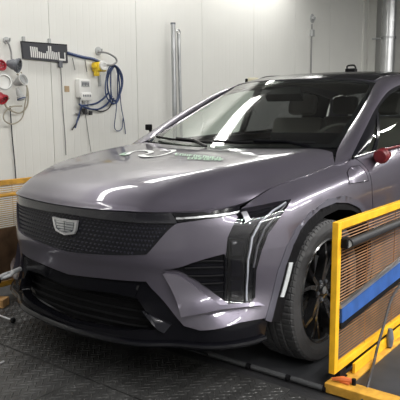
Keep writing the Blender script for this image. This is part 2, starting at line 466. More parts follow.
SCOL.append([(.70, 3.78, .27), (.72, 3.82, .37), (.73, 3.85, .49), (.72, 3.87, .64), (.71, 3.86, .80), (.69, 3.82, .97), (.62, 3.70, 1.15)])
SCOL.append([(.35, 3.86, .28), (.36, 3.90, .38), (.36, 3.93, .50), (.36, 3.95, .65), (.36, 3.94, .81), (.35, 3.90, .99), (.32, 3.77, 1.165)])
SCOL.append([(0, 3.88, .28), (0, 3.92, .38), (0, 3.95, .50), (0, 3.97, .65), (0, 3.96, .81), (0, 3.92, .99), (0, 3.79, 1.17)])
SL = Lat(SCOL, True, 1, .17, .115)
def spx(L, **k): return SL.inv(L, 'px', (0, 9.9), **k)
def syz(L, r=(5.5, 15.4)): return SL.inv(L, 'yz', r)
C0 = lambda p: (0.0, p[1])     # snap to the centre line

# ---- hood
no = len(HC)-1
hood = panel('hood', hood_l, symm([(0, 0.0), (6, 0), (6, 5.30), (4.55, 5.97), (4.4, 6), (0, 6)]), PAINT, car, step=.03, thick=.02)
hood['label'] = 'long purple-grey bonnet with creased sides'

# ---- outlines traced on the nose
HL = [(241, 208.5), (265, 204), (291.5, 199), (280, 217), (268, 234), (262, 250), (256.5, 270), (255.5, 297), (250, 304), (229, 305), (225.5, 301), (225.5, 255), (227.5, 238), (238, 217)]
hl = spx(HL)
vent = spx([(161, 270), (192, 263), (224, 254), (224.5, 301), (179, 273)])
gt = spx([(64, 213.5), (100, 219), (140, 223), (177, 223.5)]); gb = spx([(146, 255), (105, 255.5), (64, 252)])
gt[0] = C0(gt[0]); gb[-1] = C0(gb[-1])
it = spx([(63, 273), (100, 278), (146, 281.5)]); it[0] = C0(it[0])
isl = spx([(151, 288), (184, 326)])
lip = spx([(200, 330.5), (240, 322.5), (266, 318)])
drl_lo = spx([(177.5, 222.5), (205, 219.5), (236, 214)])
# wheel arch in side view
ARC_IN = [(-.50, .26), (-.505, .42), (-.472, .56), (-.40, .67), (-.29, .755), (-.15, .805), (0, .822), (.14, .810), (.28, .765), (.39, .685), (.46, .57), (.49, .42), (.49, .20)]
ARC_OUT = [(-.545, .26), (-.552, .43), (-.515, .58), (-.437, .70), (-.318, .793), (-.165, .847), (0, .864), (.153, .851), (.305, .803), (.425, .715), (.50, .59), (.535, .43), (.535, .20)]
ai = spx([(271, 322), (277, 299), (285.5, 266), (293, 245), (300, 230), (308, 220), (320, 209), (336, 202.5), (348, 203), (360, 209)])+SL.inv([(.43, .63), (.47, .53), (.49, .41), (.49, .20)], 'yz', (8, 11.2))
ao = spx([(265, 320), (271, 299), (277.5, 271), (286.5, 246), (295.5, 229), (310.5, 211.5), (328, 199), (344, 195.5), (360, 202)])+SL.inv([(.47, .67), (.51, .56), (.535, .43), (.535, .20)], 'yz', (8, 11.2))
ac = spx([(281, 322), (286.5, 299), (295, 266), (302, 247), (308.5, 234), (316, 226), (326, 216), (339.5, 209.5), (351.5, 210), (361, 215)])+SL.inv([(.40, .60), (.44, .51), (.46, .40), (.46, .20)], 'yz', (8, 11.2))
seam_a = spx([(262, 250)])[0]
i_hl = 5      # index of (262,250) in HL
arch_seam_i = 3
# ---- purple front fascia
half = [gb[-1]]+gb[:-1][::-1]+[gt[-1]]+drl_lo[1:]+[hl[13], hl[12], hl[11]]+[vent[2], vent[1], vent[0], vent[4], vent[3]]+[hl[10], hl[9], hl[8], hl[7], hl[6], hl[5]]
half += [ao[3], ao[2], ao[1]]
lipend = lip[-1]
half += [lip[2], lip[1], lip[0], isl[1], isl[0], it[2], it[1], it[0]]
fascia = panel('front_bumper', SL, symm(half), PAINT, car, step=.028, thick=.03)
# bright lower corner facets leaning out at their lower edge
bmr = spx([(160.5, 272), (178, 275), (219.5, 306.5), (256, 303), (262, 306), (222, 311), (183, 316)])
bv = [q[1] for q in bmr]; bv0, bv1 = min(bv), max(bv)
for o in both('bumper_facet', SL, bmr, PAINT, fascia, off=.002, thick=.03, step=.016, offfn=lambda S, V: .036*np.clip((bv1-V)/(bv1-bv0), 0, 1)): pass
# ---- fenders
e_s = SL.inv([(.865, .425)], 'xy', (9, 11))[0]
ftop = [(a, 6.0) for a in np.linspace(10.0, hl[0][0], 14)]
chp = spx([(347.5, 172.5), (349.5, 168.5), (354, 166.5), (361, 165), (366, 165), (369, 168), (371.5, 175), (371, 179.5), (360, 182), (349.5, 183.5)])
door_front = SL.inv([(.44, .985), (.455, .90), (.475, .75), (.50, .60)], 'yz', (9, 12))
fen = [hl[5], hl[4], hl[3], hl[2], hl[1], hl[0]]+ftop[::-1][1:]+door_front+[ao[10], ao[9], ao[8], ao[7], ao[6], ao[5], ao[4], ao[3]]
chc = np.array(chp).mean(0); chh = [tuple(chc+(np.array(q)-chc)*1.07) for q in chp]
panel('front_fender', SL, fen, PAINT, car, holes=[chh], step=.028, thick=.03)
panel('front_fender', SL, fen, PAINT, car, step=.028, thick=.03, side=-1)
# charge flap: a thin raised door on the left fender
panel('charge_flap', SL, chp, PAINT, car, off=.0, step=.02, thick=.012)
# ---- wheel arch trims and liners
both('wheel_arch_trim', SL, ai+ao[::-1], ARCHM, car, off=.003, thick=.035, step=.02)
both('arch_cladding', SL, ac+ai[::-1], BLACKM, car, off=-.004, thick=.03, step=.02)
for sd in (1, -1):
    P = SL.pos([a for a, b in ac], [b for a, b in ac]); V = []; F = []
    for p in P: V += [(p[0]*sd-sd*.005, p[1], p[2]), (.60*sd, p[1]*1.0, p[2])]
    for i in range(len(P)-1): F.append((2*i, 2*i+1, 2*i+3, 2*i+2))
    mesh_obj('wheel_well', V, F, BLACKM, car, True)
# reflectors on the arch edge, behind the front corner
both('side_reflector', SL, spx([(280.5, 297), (284, 297), (293, 262.5), (289.5, 262.5)]), REFL, car, off=.001, thick=.006, step=.01)
# ---- dark band above the grille, and light bars running to the headlamps
top_s = SL.inv([(172, 215)], 'px', (0, 9))[0]
band = [gt[0]]+gt[1:]+[(top_s[0], 6.0)]+[(a, 6.0) for a in np.linspace(top_s[0], 0, 10)[1:]]
panel('nose_band', SL, symm(band), BAND, car, off=-.003, thick=.02, step=.025)
dr = [(top_s[0]+.02, 6.0)]+[(a, 6.0) for a in np.linspace(top_s[0], hl[0][0], 8)[1:]]+[hl[13], drl_lo[2], drl_lo[1], drl_lo[0]]
for o in both('light_bar', SL, dr, BLACKG, car, off=-.004, thick=.02, step=.02):
    sd = 1 if o.data.vertices[0].co.x > 0 else -1
    c = SL.inv([(176, 217.5), (205, 215.5), (240, 210.5)], 'px', (0, 9)); c2 = SL.inv([(176, 219.5), (205, 217.5), (238, 213)], 'px', (0, 9))
    panel('light_strip', SL, c+c2[::-1], SATIN, o, off=.0005, thick=.003, step=.02, side=sd)
# ---- grille with its relief of cells, and the crest
g_out = symm(gt+gb)
gr = panel('grille', SL, g_out, GRILM, car, off=-.012, thick=.02, step=.025)
poly = np.array(gt+gb); V = []; F = []
for r_i, vv in enumerate(np.arange(poly[:, 1].min(), poly[:, 1].max(), .115)):
    for c_i, ss in enumerate(np.arange(-poly[:, 0].max(), poly[:, 0].max(), .105)):
        s2 = ss+(r_i % 2)*.0525
        pts = np.array([(s2-.042, vv), (s2-.014, vv+.045), (s2+.042, vv+.03), (s2+.014, vv-.045)])
        chk = np.abs(pts*[1, 1]); chk[:, 1] = pts[:, 1]
        if not inpoly(np.stack([np.abs(pts[:, 0])*1.02, pts[:, 1]], 1), poly).all(): continue
        lo_ = SL.pos(pts[:, 0], pts[:, 1])+SL.nrm(pts[:, 0], pts[:, 1])*-.0125
        cc = SL.pos(np.array([s2]), np.array([vv]))[0]+SL.nrm(np.array([s2]), np.array([vv]))[0]*-.0075
        b = len(V); V += lo_.tolist()+[cc.tolist()]
        for i in range(4):
            t = (b+i, b+(i+1) % 4, b+4); a0, a1, a2 = (np.array(V[j]) for j in t)
            n_ = np.cross(a1-a0, a2-a0); F.append(t if n_[1] < 0 else t[::-1])
mesh_obj('grille_cells', V, F, GRILC, gr, kind='stuff')
# crest emblem (shield of bars) in front of the grille
em = MB(); yb = -.884
def crest(pts, y0, d): em.prism([(x, y0+abs(x)*.06, z) for x, z in pts], (0, d, 0))
zc = on(64.5, 226, 0, 0)[2]
OUT = [(-.085, .034), (-.03, .031), (0, .033), (.03, .031), (.085, .034), (.074, -.012), (.062, -.030), (0, -.042), (-.062, -.030), (-.074, -.012)]
INN = [(-.070, .024), (-.028, .022), (0, .024), (.028, .022), (.070, .024), (.061, -.010), (.052, -.022), (0, -.032), (-.052, -.022), (-.061, -.010)]
OUT = [(x*1.06, z*1.03) for x, z in OUT]; INN = [(x*1.06, z*1.03) for x, z in INN]
n = len(OUT); VV = []; FF = []
for P_, y in ((OUT, 0), (OUT, -.012), (INN, -.012), (INN, 0)):
    VV += [(x, yb+y+abs(x)*.06, zc+z) for x, z in P_]
for k in range(3):
    for i in range(n): FF.append((k*n+i, k*n+(i+1) % n, (k+1)*n+(i+1) % n, (k+1)*n+i))
cr = MB().add(VV, FF).build('crest_emblem', CHROME, car)
MB().prism([(x, yb+.003+abs(x)*.06, zc+z) for x, z in INN], (0, -.004, 0)).build('emblem_field', GREYP, cr)
for z0, z1, x in [(.012, .021, .064), (-.001, .007, .060), (-.013, -.006, .054), (-.024, -.018, .036)]:
    for sd in (-1, 1):
        MB().box((.004 if sd > 0 else -x, yb-.008, zc+z0), (x if sd > 0 else -.004, yb+.002, zc+z1)).build('emblem_bar', CHROME if (sd < 0) else SATIN, cr)  # brighter left bars, duller right: light across the nose crease set by material
# ---- lower black fascia with intake
bot = [(a, 0.0) for a in np.linspace(lipend[0]+.12, 0, 14)]
low = [it[0], it[1], it[2], isl[0], isl[1], lip[0], lip[1], lip[2]]+[(lipend[0]+.12, lipend[1])]+bot
hole_h = spx([(66, 287.5), (110, 293), (136, 299), (158, 330), (120, 331), (66, 322)]); hole_h[0] = C0(hole_h[0]); hole_h[-1] = C0(hole_h[-1])
lowf = panel('lower_bumper', SL, symm(low), BLACKG, car, holes=[symm(hole_h)], off=-.010, thick=.05, step=.03)
panel('intake_back', SL, symm([(a*1.05, b) for a, b in hole_h]), BLACKM, car, off=-.075, thick=0, step=.05)
hv = np.array(hole_h); v0, v1 = hv[:, 1].min(), hv[:, 1].max()
for q in (.22, .42, .62, .82):
    vv = v0+(v1-v0)*q; L = np.linspace(0, hv[:, 0].max(), 60)
    okk = [a for a in L if inpoly(np.array([[a+.02, vv]]), hole_h)[0]]
    if not okk: continue
    mx = max(okk); ss = np.linspace(-mx, mx, 40); P0 = SL.pos(ss, np.full(40, vv))+SL.nrm(ss, np.full(40, vv))*-.060
    MB().tube(P0, .006, 6).build('intake_slat', BLACKM, lowf, True)
# splitter lip along the bottom edge
ss = np.linspace(-lipend[0]-.1, lipend[0]+.1, 80); P0 = SL.pos(ss, np.zeros(80))+np.array([0, 0, .004])
MB().tube(P0, .014, 8).build('splitter_lip', BLACKG, lowf, True)
# centre sensor of the bumper and gloss bar under the purple band
bar = spx([(65, 275), (100, 280), (140, 284), (134, 297), (105, 291.5), (65, 286)]); bar[0] = C0(bar[0]); bar[-1] = C0(bar[-1])
panel('gloss_bar', SL, symm(bar), BLACKG, lowf, off=-.004, thick=.008, step=.03)
fog = spx([(142, 311), (152, 316), (171, 325), (164, 333), (158, 330)])
both('corner_blade', SL, fog, BAND, lowf, off=.004, thick=.02, step=.02)
# ---- vents with slats beside the headlamps
for sd in (1, -1):
    vo = panel('side_vent', SL, vent, BLACKG, car, off=-.02, thick=.01, step=.03, side=sd)
    for y0, y1, xl in ((262.5, 262, 196), (269.5, 268, 185), (277, 276, 188), (285, 284, 199), (293, 292, 211)):
        c = SL.inv([(xl, y0), ((xl+224)/2, (y0+y1)/2), (224, y1)], 'px', (0, 9)); cs = np.array(c)
        s_ = np.linspace(cs[0, 0], cs[-1, 0], 8); v_ = np.linspace(cs[0, 1], cs[-1, 1], 8)
        P0 = SL.pos(s_, v_)+SL.nrm(s_, v_)*-.012; P0[:, 0] *= sd
        MB().tube(P0, .005, 6).build('vent_slat', BLACKM, vo, True)
# ---- headlamps
for sd in (1, -1):
    h = panel('headlight', SL, hl, BLACKG, car, off=-.030, thick=.012, step=.02, side=sd)
    panel('headlight_lens', SL, hl, LENS, h, off=-.001, thick=.004, step=.02, side=sd)
    a = spx([(287, 201.5), (274, 210.5), (262, 222), (253.5, 238), (249.5, 260), (248, 301)]); b = spx([(285.5, 201), (272.2, 209.6), (259.8, 221.5), (251.6, 238), (247.9, 260), (246.5, 301)])
    panel('light_blade', SL, a+b[::-1], LAMPW, h, off=-.0045, thick=.018, step=.02, side=sd)
    a = spx([(288, 202.5), (278, 214), (266, 229), (259, 246), (255, 268)]); b = spx([(286.5, 202.5), (276, 214), (264.5, 228), (257.5, 246), (253.5, 268)])
    panel('outer_light_line', SL, a+b[::-1], LAMPG, h, off=-.007, thick=.015, step=.02, side=sd)
    bx = spx([(228.5, 239), (243, 238), (245, 262), (244.5, 300), (231, 301), (228.5, 297)])
    panel('lamp_bezel', SL, bx, BLACKM, h, off=-.012, thick=.02, step=.02, side=sd)
    for y0, y1 in ((241, 256), (260, 277), (281, 297)):
        q = spx([(231.5, y0), (242, y0-.5), (242.5, y1), (232, y1)])
        panel('lamp_reflector', SL, q, BLACKG, h, off=-.006, thick=.006, step=.02, side=sd)
    q = spx([(241.5, 211), (247, 210), (251, 219), (246.5, 222)])
    panel('lamp_painted_glint', SL, q, CHROME, h, off=-.006, thick=.006, step=.01, side=sd)  # chrome patch standing in for the bright light flare at the lamp's top
# ---- doors, sills, rear quarter, rear end (side view metres)
def sidep(name, pts, m, **k): return both(name, SL, SL.inv(pts, 'yz', (9.0, 16.0)), m, car, **k)
d1 = SL.inv([(.448, .985), (.463, .90), (.483, .75), (.51, .60), (.55, .42), (.56, .30)], 'yz', (9, 12))
d1t = [(a, 6.0) for a in np.linspace(10.05, SL.inv([(1.58, 1.0)], 'yz', (10, 14))[0][0], 8)]
d1b = SL.inv([(1.58, .90), (1.58, .60), (1.58, .30)], 'yz', (11, 13))
fd = both('front_door', SL, d1t+d1b+d1[::-1], PAINT, car, step=.05, thick=.03)
s1 = d1b[0][0]+.012
d2 = SL.inv([(1.588, .90), (1.588, .60), (1.588, .30), (2.36, .30), (2.43, .45), (2.52, .60), (2.60, .75), (2.66, .90)], 'yz', (11, 15))
rd = both('rear_door', SL, d2+[(a, 6.0) for a in np.linspace(SL.inv([(2.66, .95)], 'yz', (11, 15))[0][0], d2[0][0], 8)], PAINT, car, step=.06, thick=.03)
for pair, y in ((fd, 1.35), (rd, 2.45)):
    for o in pair:
        sd = 1 if o.data.vertices[0].co.x > 0 else -1
        MB().box((sd*.945-.012, y-.1, .885), (sd*.945+.012, y+.1, .91), bev=.006).build('door_handle', PAINT, o)
rc = [(2.954-.0+y, z) for y, z in ARC_IN]; rco = [(2.954+y*.98, z) for y, z in ARC_OUT]
ri = SL.inv(rc, 'yz', (11.5, 15.6)); ro = SL.inv(rco, 'yz', (11.5, 15.6))
both('rear_arch_trim', SL, ri+ro[::-1], ARCHM, car, off=.004, thick=.035, step=.03)
q1 = SL.inv([(2.668, .90), (2.608, .75), (2.535, .605)], 'yz', (11, 15))
quarter = [(a, 6.0) for a in np.linspace(SL.inv([(2.668, .95)], 'yz', (11, 15))[0][0], 15.5, 10)]+[(15.5, 4), (15.3, 2.4)]+[ro[9], ro[8], ro[7], ro[6], ro[5], ro[4], ro[3]]+q1[::-1]
both('rear_quarter', SL, quarter, PAINT, car, step=.06, thick=.03)
def join(a, b):
    bm = bmesh.new(); bm.from_mesh(a.data); bm.from_mesh(b.data); bmesh.ops.remove_doubles(bm, verts=bm.verts[:], dist=1e-5)
    bm.to_mesh(a.data); bm.free(); me = b.data; bpy.data.objects.remove(b); bpy.data.meshes.remove(me); return a
join(*both('tailgate', SL, [(15.53, 2.6), (15.53, 6)]+[(a, 6) for a in np.linspace(15.6, 18, 8)]+[(18, 2.6)], PAINT, car, step=.06))
join(*both('rear_bumper', SL, [ro[11], ro[10], ro[9], (15.3, 2.38), (15.53, 2.57), (18, 2.57), (18, 0), (14.9, 0)], BLACKM, car, step=.06))
sl = SL.inv([(.542, .44), (.557, .29), (2.36, .29), (2.42, .44)], 'yz', (9, 15))
both('sill', SL, [(ao[11][0]+.01, ao[11][1]), sl[1], sl[2], (ro[1][0]-.02, ro[1][1]), (ro[0][0]-.02, .1), (sl[2][0], 0), (sl[1][0], 0), (ao[12][0]+.02, .1)], BLACKM, car, step=.06, thick=.05)
# ---- dark inner structure behind the panel gaps
Sg, Vg = np.meshgrid(np.linspace(0, 18, 91), np.linspace(.3, 5.9, 15), indexing='ij')
Pg = SL.pos(Sg, Vg)+SL.nrm(Sg, Vg)*-.10
def cut(P): # keep wheel wells open
    for yc in (0, 2.954):
        if abs(P[1]-yc) < .56 and P[2] < .88 and P[0] > .5: return True
    return False
V = []; F = []; idx = {}
for i in range(91):
    for j in range(15): idx[i, j] = len(V); V.append(Pg[i, j].tolist())
for i in range(90):
    for j in range(14):
        f = [idx[i, j], idx[i+1, j], idx[i+1, j+1], idx[i, j+1]]
        if not any(cut(np.array(V[q])) for q in f): F.append(tuple(f))
nv = len(V); V += [(-a, b, c) for a, b, c in V]; F += [tuple(q+nv for q in f[::-1]) for f in F]
mesh_obj('inner_structure', V, F, BLACKM, car)
MB().box((-.50, -.66, .21), (.50, 3.75, .26)).build('underbody', BLACKM, car)
MB().box((-.58, -.66, .26), (.58, .30, .78)).build('motor_bay', BLACKM, car)

# ---- greenhouse
WE = [(.745, .47, 1.052), (.70, .75, 1.18), (.655, 1.05, 1.312), (.60, 1.36, 1.440), (.588, 1.7, 1.497), (.582, 2.2, 1.518), (.57, 2.9, 1.490), (.54, 3.35, 1.425)]
WLn = [(.858, .39, 1.006), tuple(on(366, 127.5, 0, .805)), tuple(on(376, 108, 0, .760)), tuple(on(390, 90, 0, .715)), (.702, 1.7, 1.440), (.695, 2.2, 1.452), (.70, 2.9, 1.425), (.70, 3.30, 1.370)]
WEa, WLa = np.array(WE), np.array(WLn); WEa[3:, 2] += .012; WLa[4:, 2] += .012; WEa[2, 2] += .004;  WEp = np.concatenate([[(.8225, .262, .974)], WEa]); WLp = np.concatenate([[(.8645, .375, .997)], WLa]); kk = np.array([.0, .55]+[1.]*7)[:, None]
mid = (WEp+WLp)/2+np.array([.016, 0, .014])*kk; m1 = WEp*.75+WLp*.25+np.array([.008, -.002, .011])*kk; m2 = WEp*.25+WLp*.75+np.array([.013, 0, .008])*kk
PIL = Lat(np.stack([WEp, m1, mid, m2, WLp]), False, 1, .05, .3)
both('roof_pillar', PIL, [(0, 0), (4, 0), (4, 8), (0, 8)], PAINT, car, step=.03, thick=.02)
WS = [[(0, .28, 1.036), (0, .55, 1.166), (0, .87, 1.312), (0, 1.25, 1.470)],
      [(.3, .30, 1.039), (.29, .57, 1.168), (.28, .89, 1.312), (.26, 1.265, 1.467)],
      [(.56, .375, 1.046), (.53, .64, 1.170), (.50, .96, 1.311), (.46, 1.305, 1.457)],
      [(.738, .47, 1.050), (.695, .752, 1.176), (.65, 1.05, 1.308), (.596, 1.36, 1.436)]]
WS = np.array(WS); WS[:, 3, 2] += .012; WS[:, 2, 2] += .004
WSL = Lat(WS, True, 1, .25, .3)
ws = panel('windshield', WSL, symm([(0, 0.02), (2.98, 0.02), (2.98, 3), (0, 3)]), WGLASS, car, step=.05, thick=.004)
# black ceramic border of the windshield
bd = symm([(0, .02), (2.98, .02), (2.98, 3), (0, 3)]); bi = symm([(0, .17), (2.65, .20), (2.82, .35), (2.80, 2.72), (2.66, 2.87), (0, 2.87)])
panel('glass_border', WSL, bd, BLACKG, ws, holes=[bi], off=-.006, thick=.002, step=.04)
# roof
RC = [[(0, 1.25, 1.470), (0, 1.45, 1.510), (0, 1.75, 1.538), (0, 2.2, 1.552), (0, 2.9, 1.525), (0, 3.35, 1.46)],
      [(.27, 1.266, 1.467), (.27, 1.46, 1.507), (.27, 1.755, 1.535), (.27, 2.2, 1.548), (.26, 2.9, 1.521), (.25, 3.35, 1.455)],
      [(.47, 1.305, 1.457), (.465, 1.49, 1.495), (.46, 1.76, 1.523), (.455, 2.2, 1.537), (.45, 2.9, 1.511), (.42, 3.35, 1.445)],
      [(.598, 1.362, 1.440), (.593, 1.53, 1.474), (.588, 1.77, 1.502), (.582, 2.2, 1.518), (.57, 2.9, 1.490), (.54, 3.35, 1.425)]]
RC = np.array(RC); RC[:, :, 2] += .012
RL = Lat(RC, True, 1, .2, .35)
panel('roof', RL, symm([(0, .02), (2.97, .02), (2.97, 5), (0, 5)]), PAINT, car, step=.05, thick=.02)
panel('glass_roof', RL, symm([(0, .05), (2.80, .05), (2.80, 3.6), (0, 3.6)]), BLACKG, car, off=.003, step=.05, thick=.003)
panel('headliner', RL, symm([(0, .1), (2.9, .1), (2.9, 4.9), (0, 4.9)]), LINER, car, off=-.035, step=.08, thick=.01, back=True)
RW = [[(0, 3.35, 1.455), (0, 3.6, 1.31), (0, 3.78, 1.175)], [(.3, 3.35, 1.45), (.33, 3.58, 1.31), (.36, 3.75, 1.17)], [(.535, 3.35, 1.42), (.60, 3.53, 1.29), (.66, 3.66, 1.155)]]
panel('rear_window', Lat(RW, True, 1, .3, .25), symm([(0, .02), (1.98, .02), (1.98, 2), (0, 2)]), REARGL, car, step=.06, thick=.004)
CP_ = [[(.545, 3.35, 1.42), (.60, 3.53, 1.29), (.665, 3.66, 1.155)], [(.70, 3.30, 1.37), (.75, 3.38, 1.25), (.79, 3.42, 1.12)]]
both('rear_pillar', Lat(CP_, False, 1, .2, .2), [(0, 0), (1, 0), (1, 2), (0, 2)], PAINT, car, step=.05, thick=.02)
# side windows
B = [(.866, .40, 1.002), (.874, .62, 1.018), (.880, .87, 1.030), (.884, 1.25, 1.042), (.888, 1.7, 1.052), (.884, 2.2, 1.058), (.868, 2.9, 1.085), (.80, 3.38, 1.118)]
Ba = np.array(B); T_ = WLa+np.array([-.002, 0, 0]); Md = (Ba+T_)/2+np.array([.012, 0, 0])
WN = Lat(np.stack([Ba, Md, T_], 1), False, 1, .38, .2)
both('window_frame', WN, [(0, 0), (7, 0), (7, 2), (0, 2)], BLACKG, car, holes=[[(.35, .10), (1.13, .10), (1.93, 1.80)], [(1.36, .08), (2.12, 1.86), (4.3, 1.90), (4.3, .08)], [(4.5, .08), (4.5, 1.90), (5.9, 1.90), (6.05, .08)]], off=-.002, step=.05, thick=.012)
for nm, pl, gm in (('quarter_glass', [(.34, .09), (1.14, .09), (1.94, 1.82)], SGLASS), ('door_glass', [(1.35, .07), (2.11, 1.87), (4.31, 1.91), (4.31, .07)], SGLASS), ('rear_door_glass', [(4.49, .07), (4.49, 1.91), (5.91, 1.91), (6.06, .07)], REARGL)):
    both(nm, WN, pl, gm, car, off=-.006, step=.08, thick=.003)
for sd in (1, -1):
    bm_ = MB().tube([(x*sd, y, z) for x, y, z in (Ba+np.array([.006, 0, .004]))[:7]], .0045, 6, sm=4).build('belt_trim', BLACKG, car, True)
# cowl panel and wipers between hood and windshield
cw = []
CWL = Lat(np.stack([hood_l.G[::32, -1][:4]+np.array([0, .002, -.016]), hood_l.G[::32, -1][:4]*.4+WSL.G[::16, 0][:4]*.6+np.array([0, 0, -.018]), WSL.G[::16, 0][:4]+np.array([0, .03, -.004])], 1), True, 1, .25, .06)
panel('cowl_panel', CWL, symm([(0, 0), (3, 0), (3, 2), (0, 2)]), BLACKM, car, step=.04, thick=.01)
for x0, x1 in ((.62, -.02), (-.02, -.60)):
    c = WSL.inv([(x0, WSL.pos(np.array([1.]), np.array([.0]))[0][1]+.05)], 'xy', (-2.98, 2.98))
    L = []
    for k in np.linspace(0, 1, 14):
        xx = x0+(x1-x0)*k; s_ = np.interp(abs(xx), [0, .3, .56, .738], [0, 1, 2, 3])*np.sign(xx)
        L.append(WSL.pos(np.array([s_]), np.array([.10+.07*k]))[0]+np.array([0, -.012, .016]))
    wp = MB().tube(L, .008, 6).build('wiper', BLACKM, car, True)
    MB().tube([L[0]+np.array([0, -.06, -.02]), L[3]+np.array([0, -.012, .008]), L[7]+np.array([0, -.004, .010])], .010, 6).build('wiper_arm', BLACKG, wp, True)
# cab interior
MB().prism([(-.70, .45, .70), (-.70, .45, 1.005), (-.70, .75, 1.03), (-.70, .98, 1.00), (-.70, 1.03, .90), (-.70, .95, .70)], (1.40, 0, 0)).build('dashboard', INTER, car)
MB().box((-.02, .985, .985), (.64, 1.0, 1.11), bev=.006).build('dash_screen', BLACKG, car)
sw = MB(); c = np.array([.37, 1.22, 1.0]); th = math.radians(25)
ring = [c+np.array([.185*math.cos(a), -.185*math.sin(a)*math.sin(th)*-1, .175*math.sin(a)*math.cos(th)]) for a in np.linspace(0, 2*math.pi, 28, endpoint=False)]
sw.tube(ring, .015, 8, closed=True)
for a in (0, math.pi, -math.pi/2): sw.tube([c+np.array([0, -.01, 0]), c+np.array([.18*math.cos(a), .18*math.sin(a)*math.sin(th), .17*math.sin(a)*math.cos(th)])], .014, 6)
sw.tube([c, c+np.array([0, -.2, -.06])], .04, 10)
sw.build('steering_wheel', INTER, car, True)
def seat(x, y, wd, name='seat'):
    s_ = MB().box((x-wd/2, y-.05, .45), (x+wd/2, y+.48, .66), bev=.05).build(name, SEATM, car, True)
    th = math.radians(-18); R = np.array([[1, 0, 0], [0, math.cos(th), -math.sin(th)], [0, math.sin(th), math.cos(th)]])
    MB().box((-wd/2+.02, -.07, 0), (wd/2-.02, .07, .62), R, (x, y+.45, .60), bev=.05).build('seat_back', SEATM, s_, True)
    for xx in ((x,) if wd < .7 else (x-.4, x+.4)):
        MB().box((-.13, -.05, .65), (.13, .05, .83), R, (xx, y+.45, .60), bev=.04).build('headrest', SEATM, s_, True)
seat(.37, 1.42, .54); seat(-.37, 1.42, .54); seat(0, 2.35, 1.25)
MB().prism([(-.15, 1.10, 1.375), (.15, 1.10, 1.375), (.09, 1.20, 1.425), (-.09, 1.20, 1.425)], (0, .05, -.05)).build('sensor_housing', BLACKM, car)
# mirror stubs: near one wrapped in red tape, with tape running along the belt line
mz = on(383, 155.5, 0, .95)
b = MB(); 
for k in range(5):
    b.lathe([(0.0, -.012), (.030+.010*math.sin(k*1.1+.6), -.010), (.034+.012*math.sin(k*1.1+.8), .002), (.028+.010*math.sin(k*1.1+.9), .014), (0, .018)], 16, (.25*math.sin(k), 1, .2*math.cos(k*2)), (.955, mz[1]-.05+k*.026, mz[2]-.002+.003*math.sin(k*2)))
b.tube([(.90, mz[1]+.02, mz[2]-.004), (.955, mz[1]+.01, mz[2])], .026, 10)
mr = b.build('mirror_stub', RED, car, True); mr['label'] = 'side mirror stub wrapped in red tape'
MB().tube([(.902, .74, 1.028), (.906, .9, 1.036), (.908, 1.25, 1.048), (.91, 1.6, 1.056)], .007, 8).build('belt_tape', RED, car, True)
fm = on(149, 127.5, 0, -.93)
b = MB().box((-.018, -.026, -.02), (.018, .020, .024), c=fm, bev=.006); b.tube([fm, (-.885, fm[1]+.02, 1.04)], .012, 8)
b.build('mirror_stub', BLACKM, car, True)

# ---- wheels
TR, TW, RR_ = .362, .245, .262
def wheel_meshes():
    prof = [(RR_-.012, -TW*.40), (RR_+.006, -TW*.46), (RR_+.035, -TW*.50), (TR-.045, -TW*.505), (TR-.018, -TW*.475), (TR-.007, -TW*.43)]
    x = -TW*.43
    ribs = [(-.405, -.245), (-.215, -.085), (-.058, .058), (.085, .215), (.245, .405)]
    for a, c in ribs:
        e = .006*((abs(a+c)/2)/.33)**2
        prof += [(TR-.009, a*TW), (TR-e, a*TW+.002), (TR-e, c*TW-.002), (TR-.009, c*TW)]
    prof += [(TR-.007, TW*.43), (TR-.018, TW*.475), (TR-.045, TW*.505), (RR_+.035, TW*.50), (RR_+.006, TW*.46), (RR_-.012, TW*.40)]
    n = 360; V = []; F = []; m = len(prof)
    for k in range(n):
        th = 2*math.pi*k/n
        for r, h in prof:
            rr = r
            if k % 5 == 0 and r > TR-.0075 and abs(h) > .06*TW: rr = r-.006
            V.append((h, rr*math.cos(th), rr*math.sin(th)))
    for k in range(n):
        l = (k+1) % n
        for i in range(m-1): F.append((k*m+i, k*m+i+1, l*m+i+1, l*m+i))
    tire = MB().add(V, F)
    rim = MB().lathe([(.262, .118), (.268, .112), (.258, .106), (.246, .090), (.236, .02), (.240, -.10), (.255, -.115), (.262, -.118)], 64, (1, 0, 0))
    return tire, rim
tireb, rimb = wheel_meshes()
spoke = MB()
def spk(a0, a1, r0, r1, w0, w1, x0, x1, d):
    P = []
    for r, a, w_, x in ((r0, a0, w0, x0), (r1, a1, w1, x1)):
        u = np.array([0, math.cos(a), math.sin(a)]); t = np.array([0, -math.sin(a), math.cos(a)])
        P.append([u*r+t*w_+np.array([x-d, 0, 0]), u*r+t*w_*.55+np.array([x, 0, 0]), u*r-t*w_*.55+np.array([x, 0, 0]), u*r-t*w_+np.array([x-d, 0, 0])])
    V = P[0]+P[1]
    return V, [(0, 1, 5, 4), (1, 2, 6, 5), (2, 3, 7, 6), (3, 0, 4, 7), (0, 3, 2, 1), (4, 5, 6, 7)]
meshes = {}
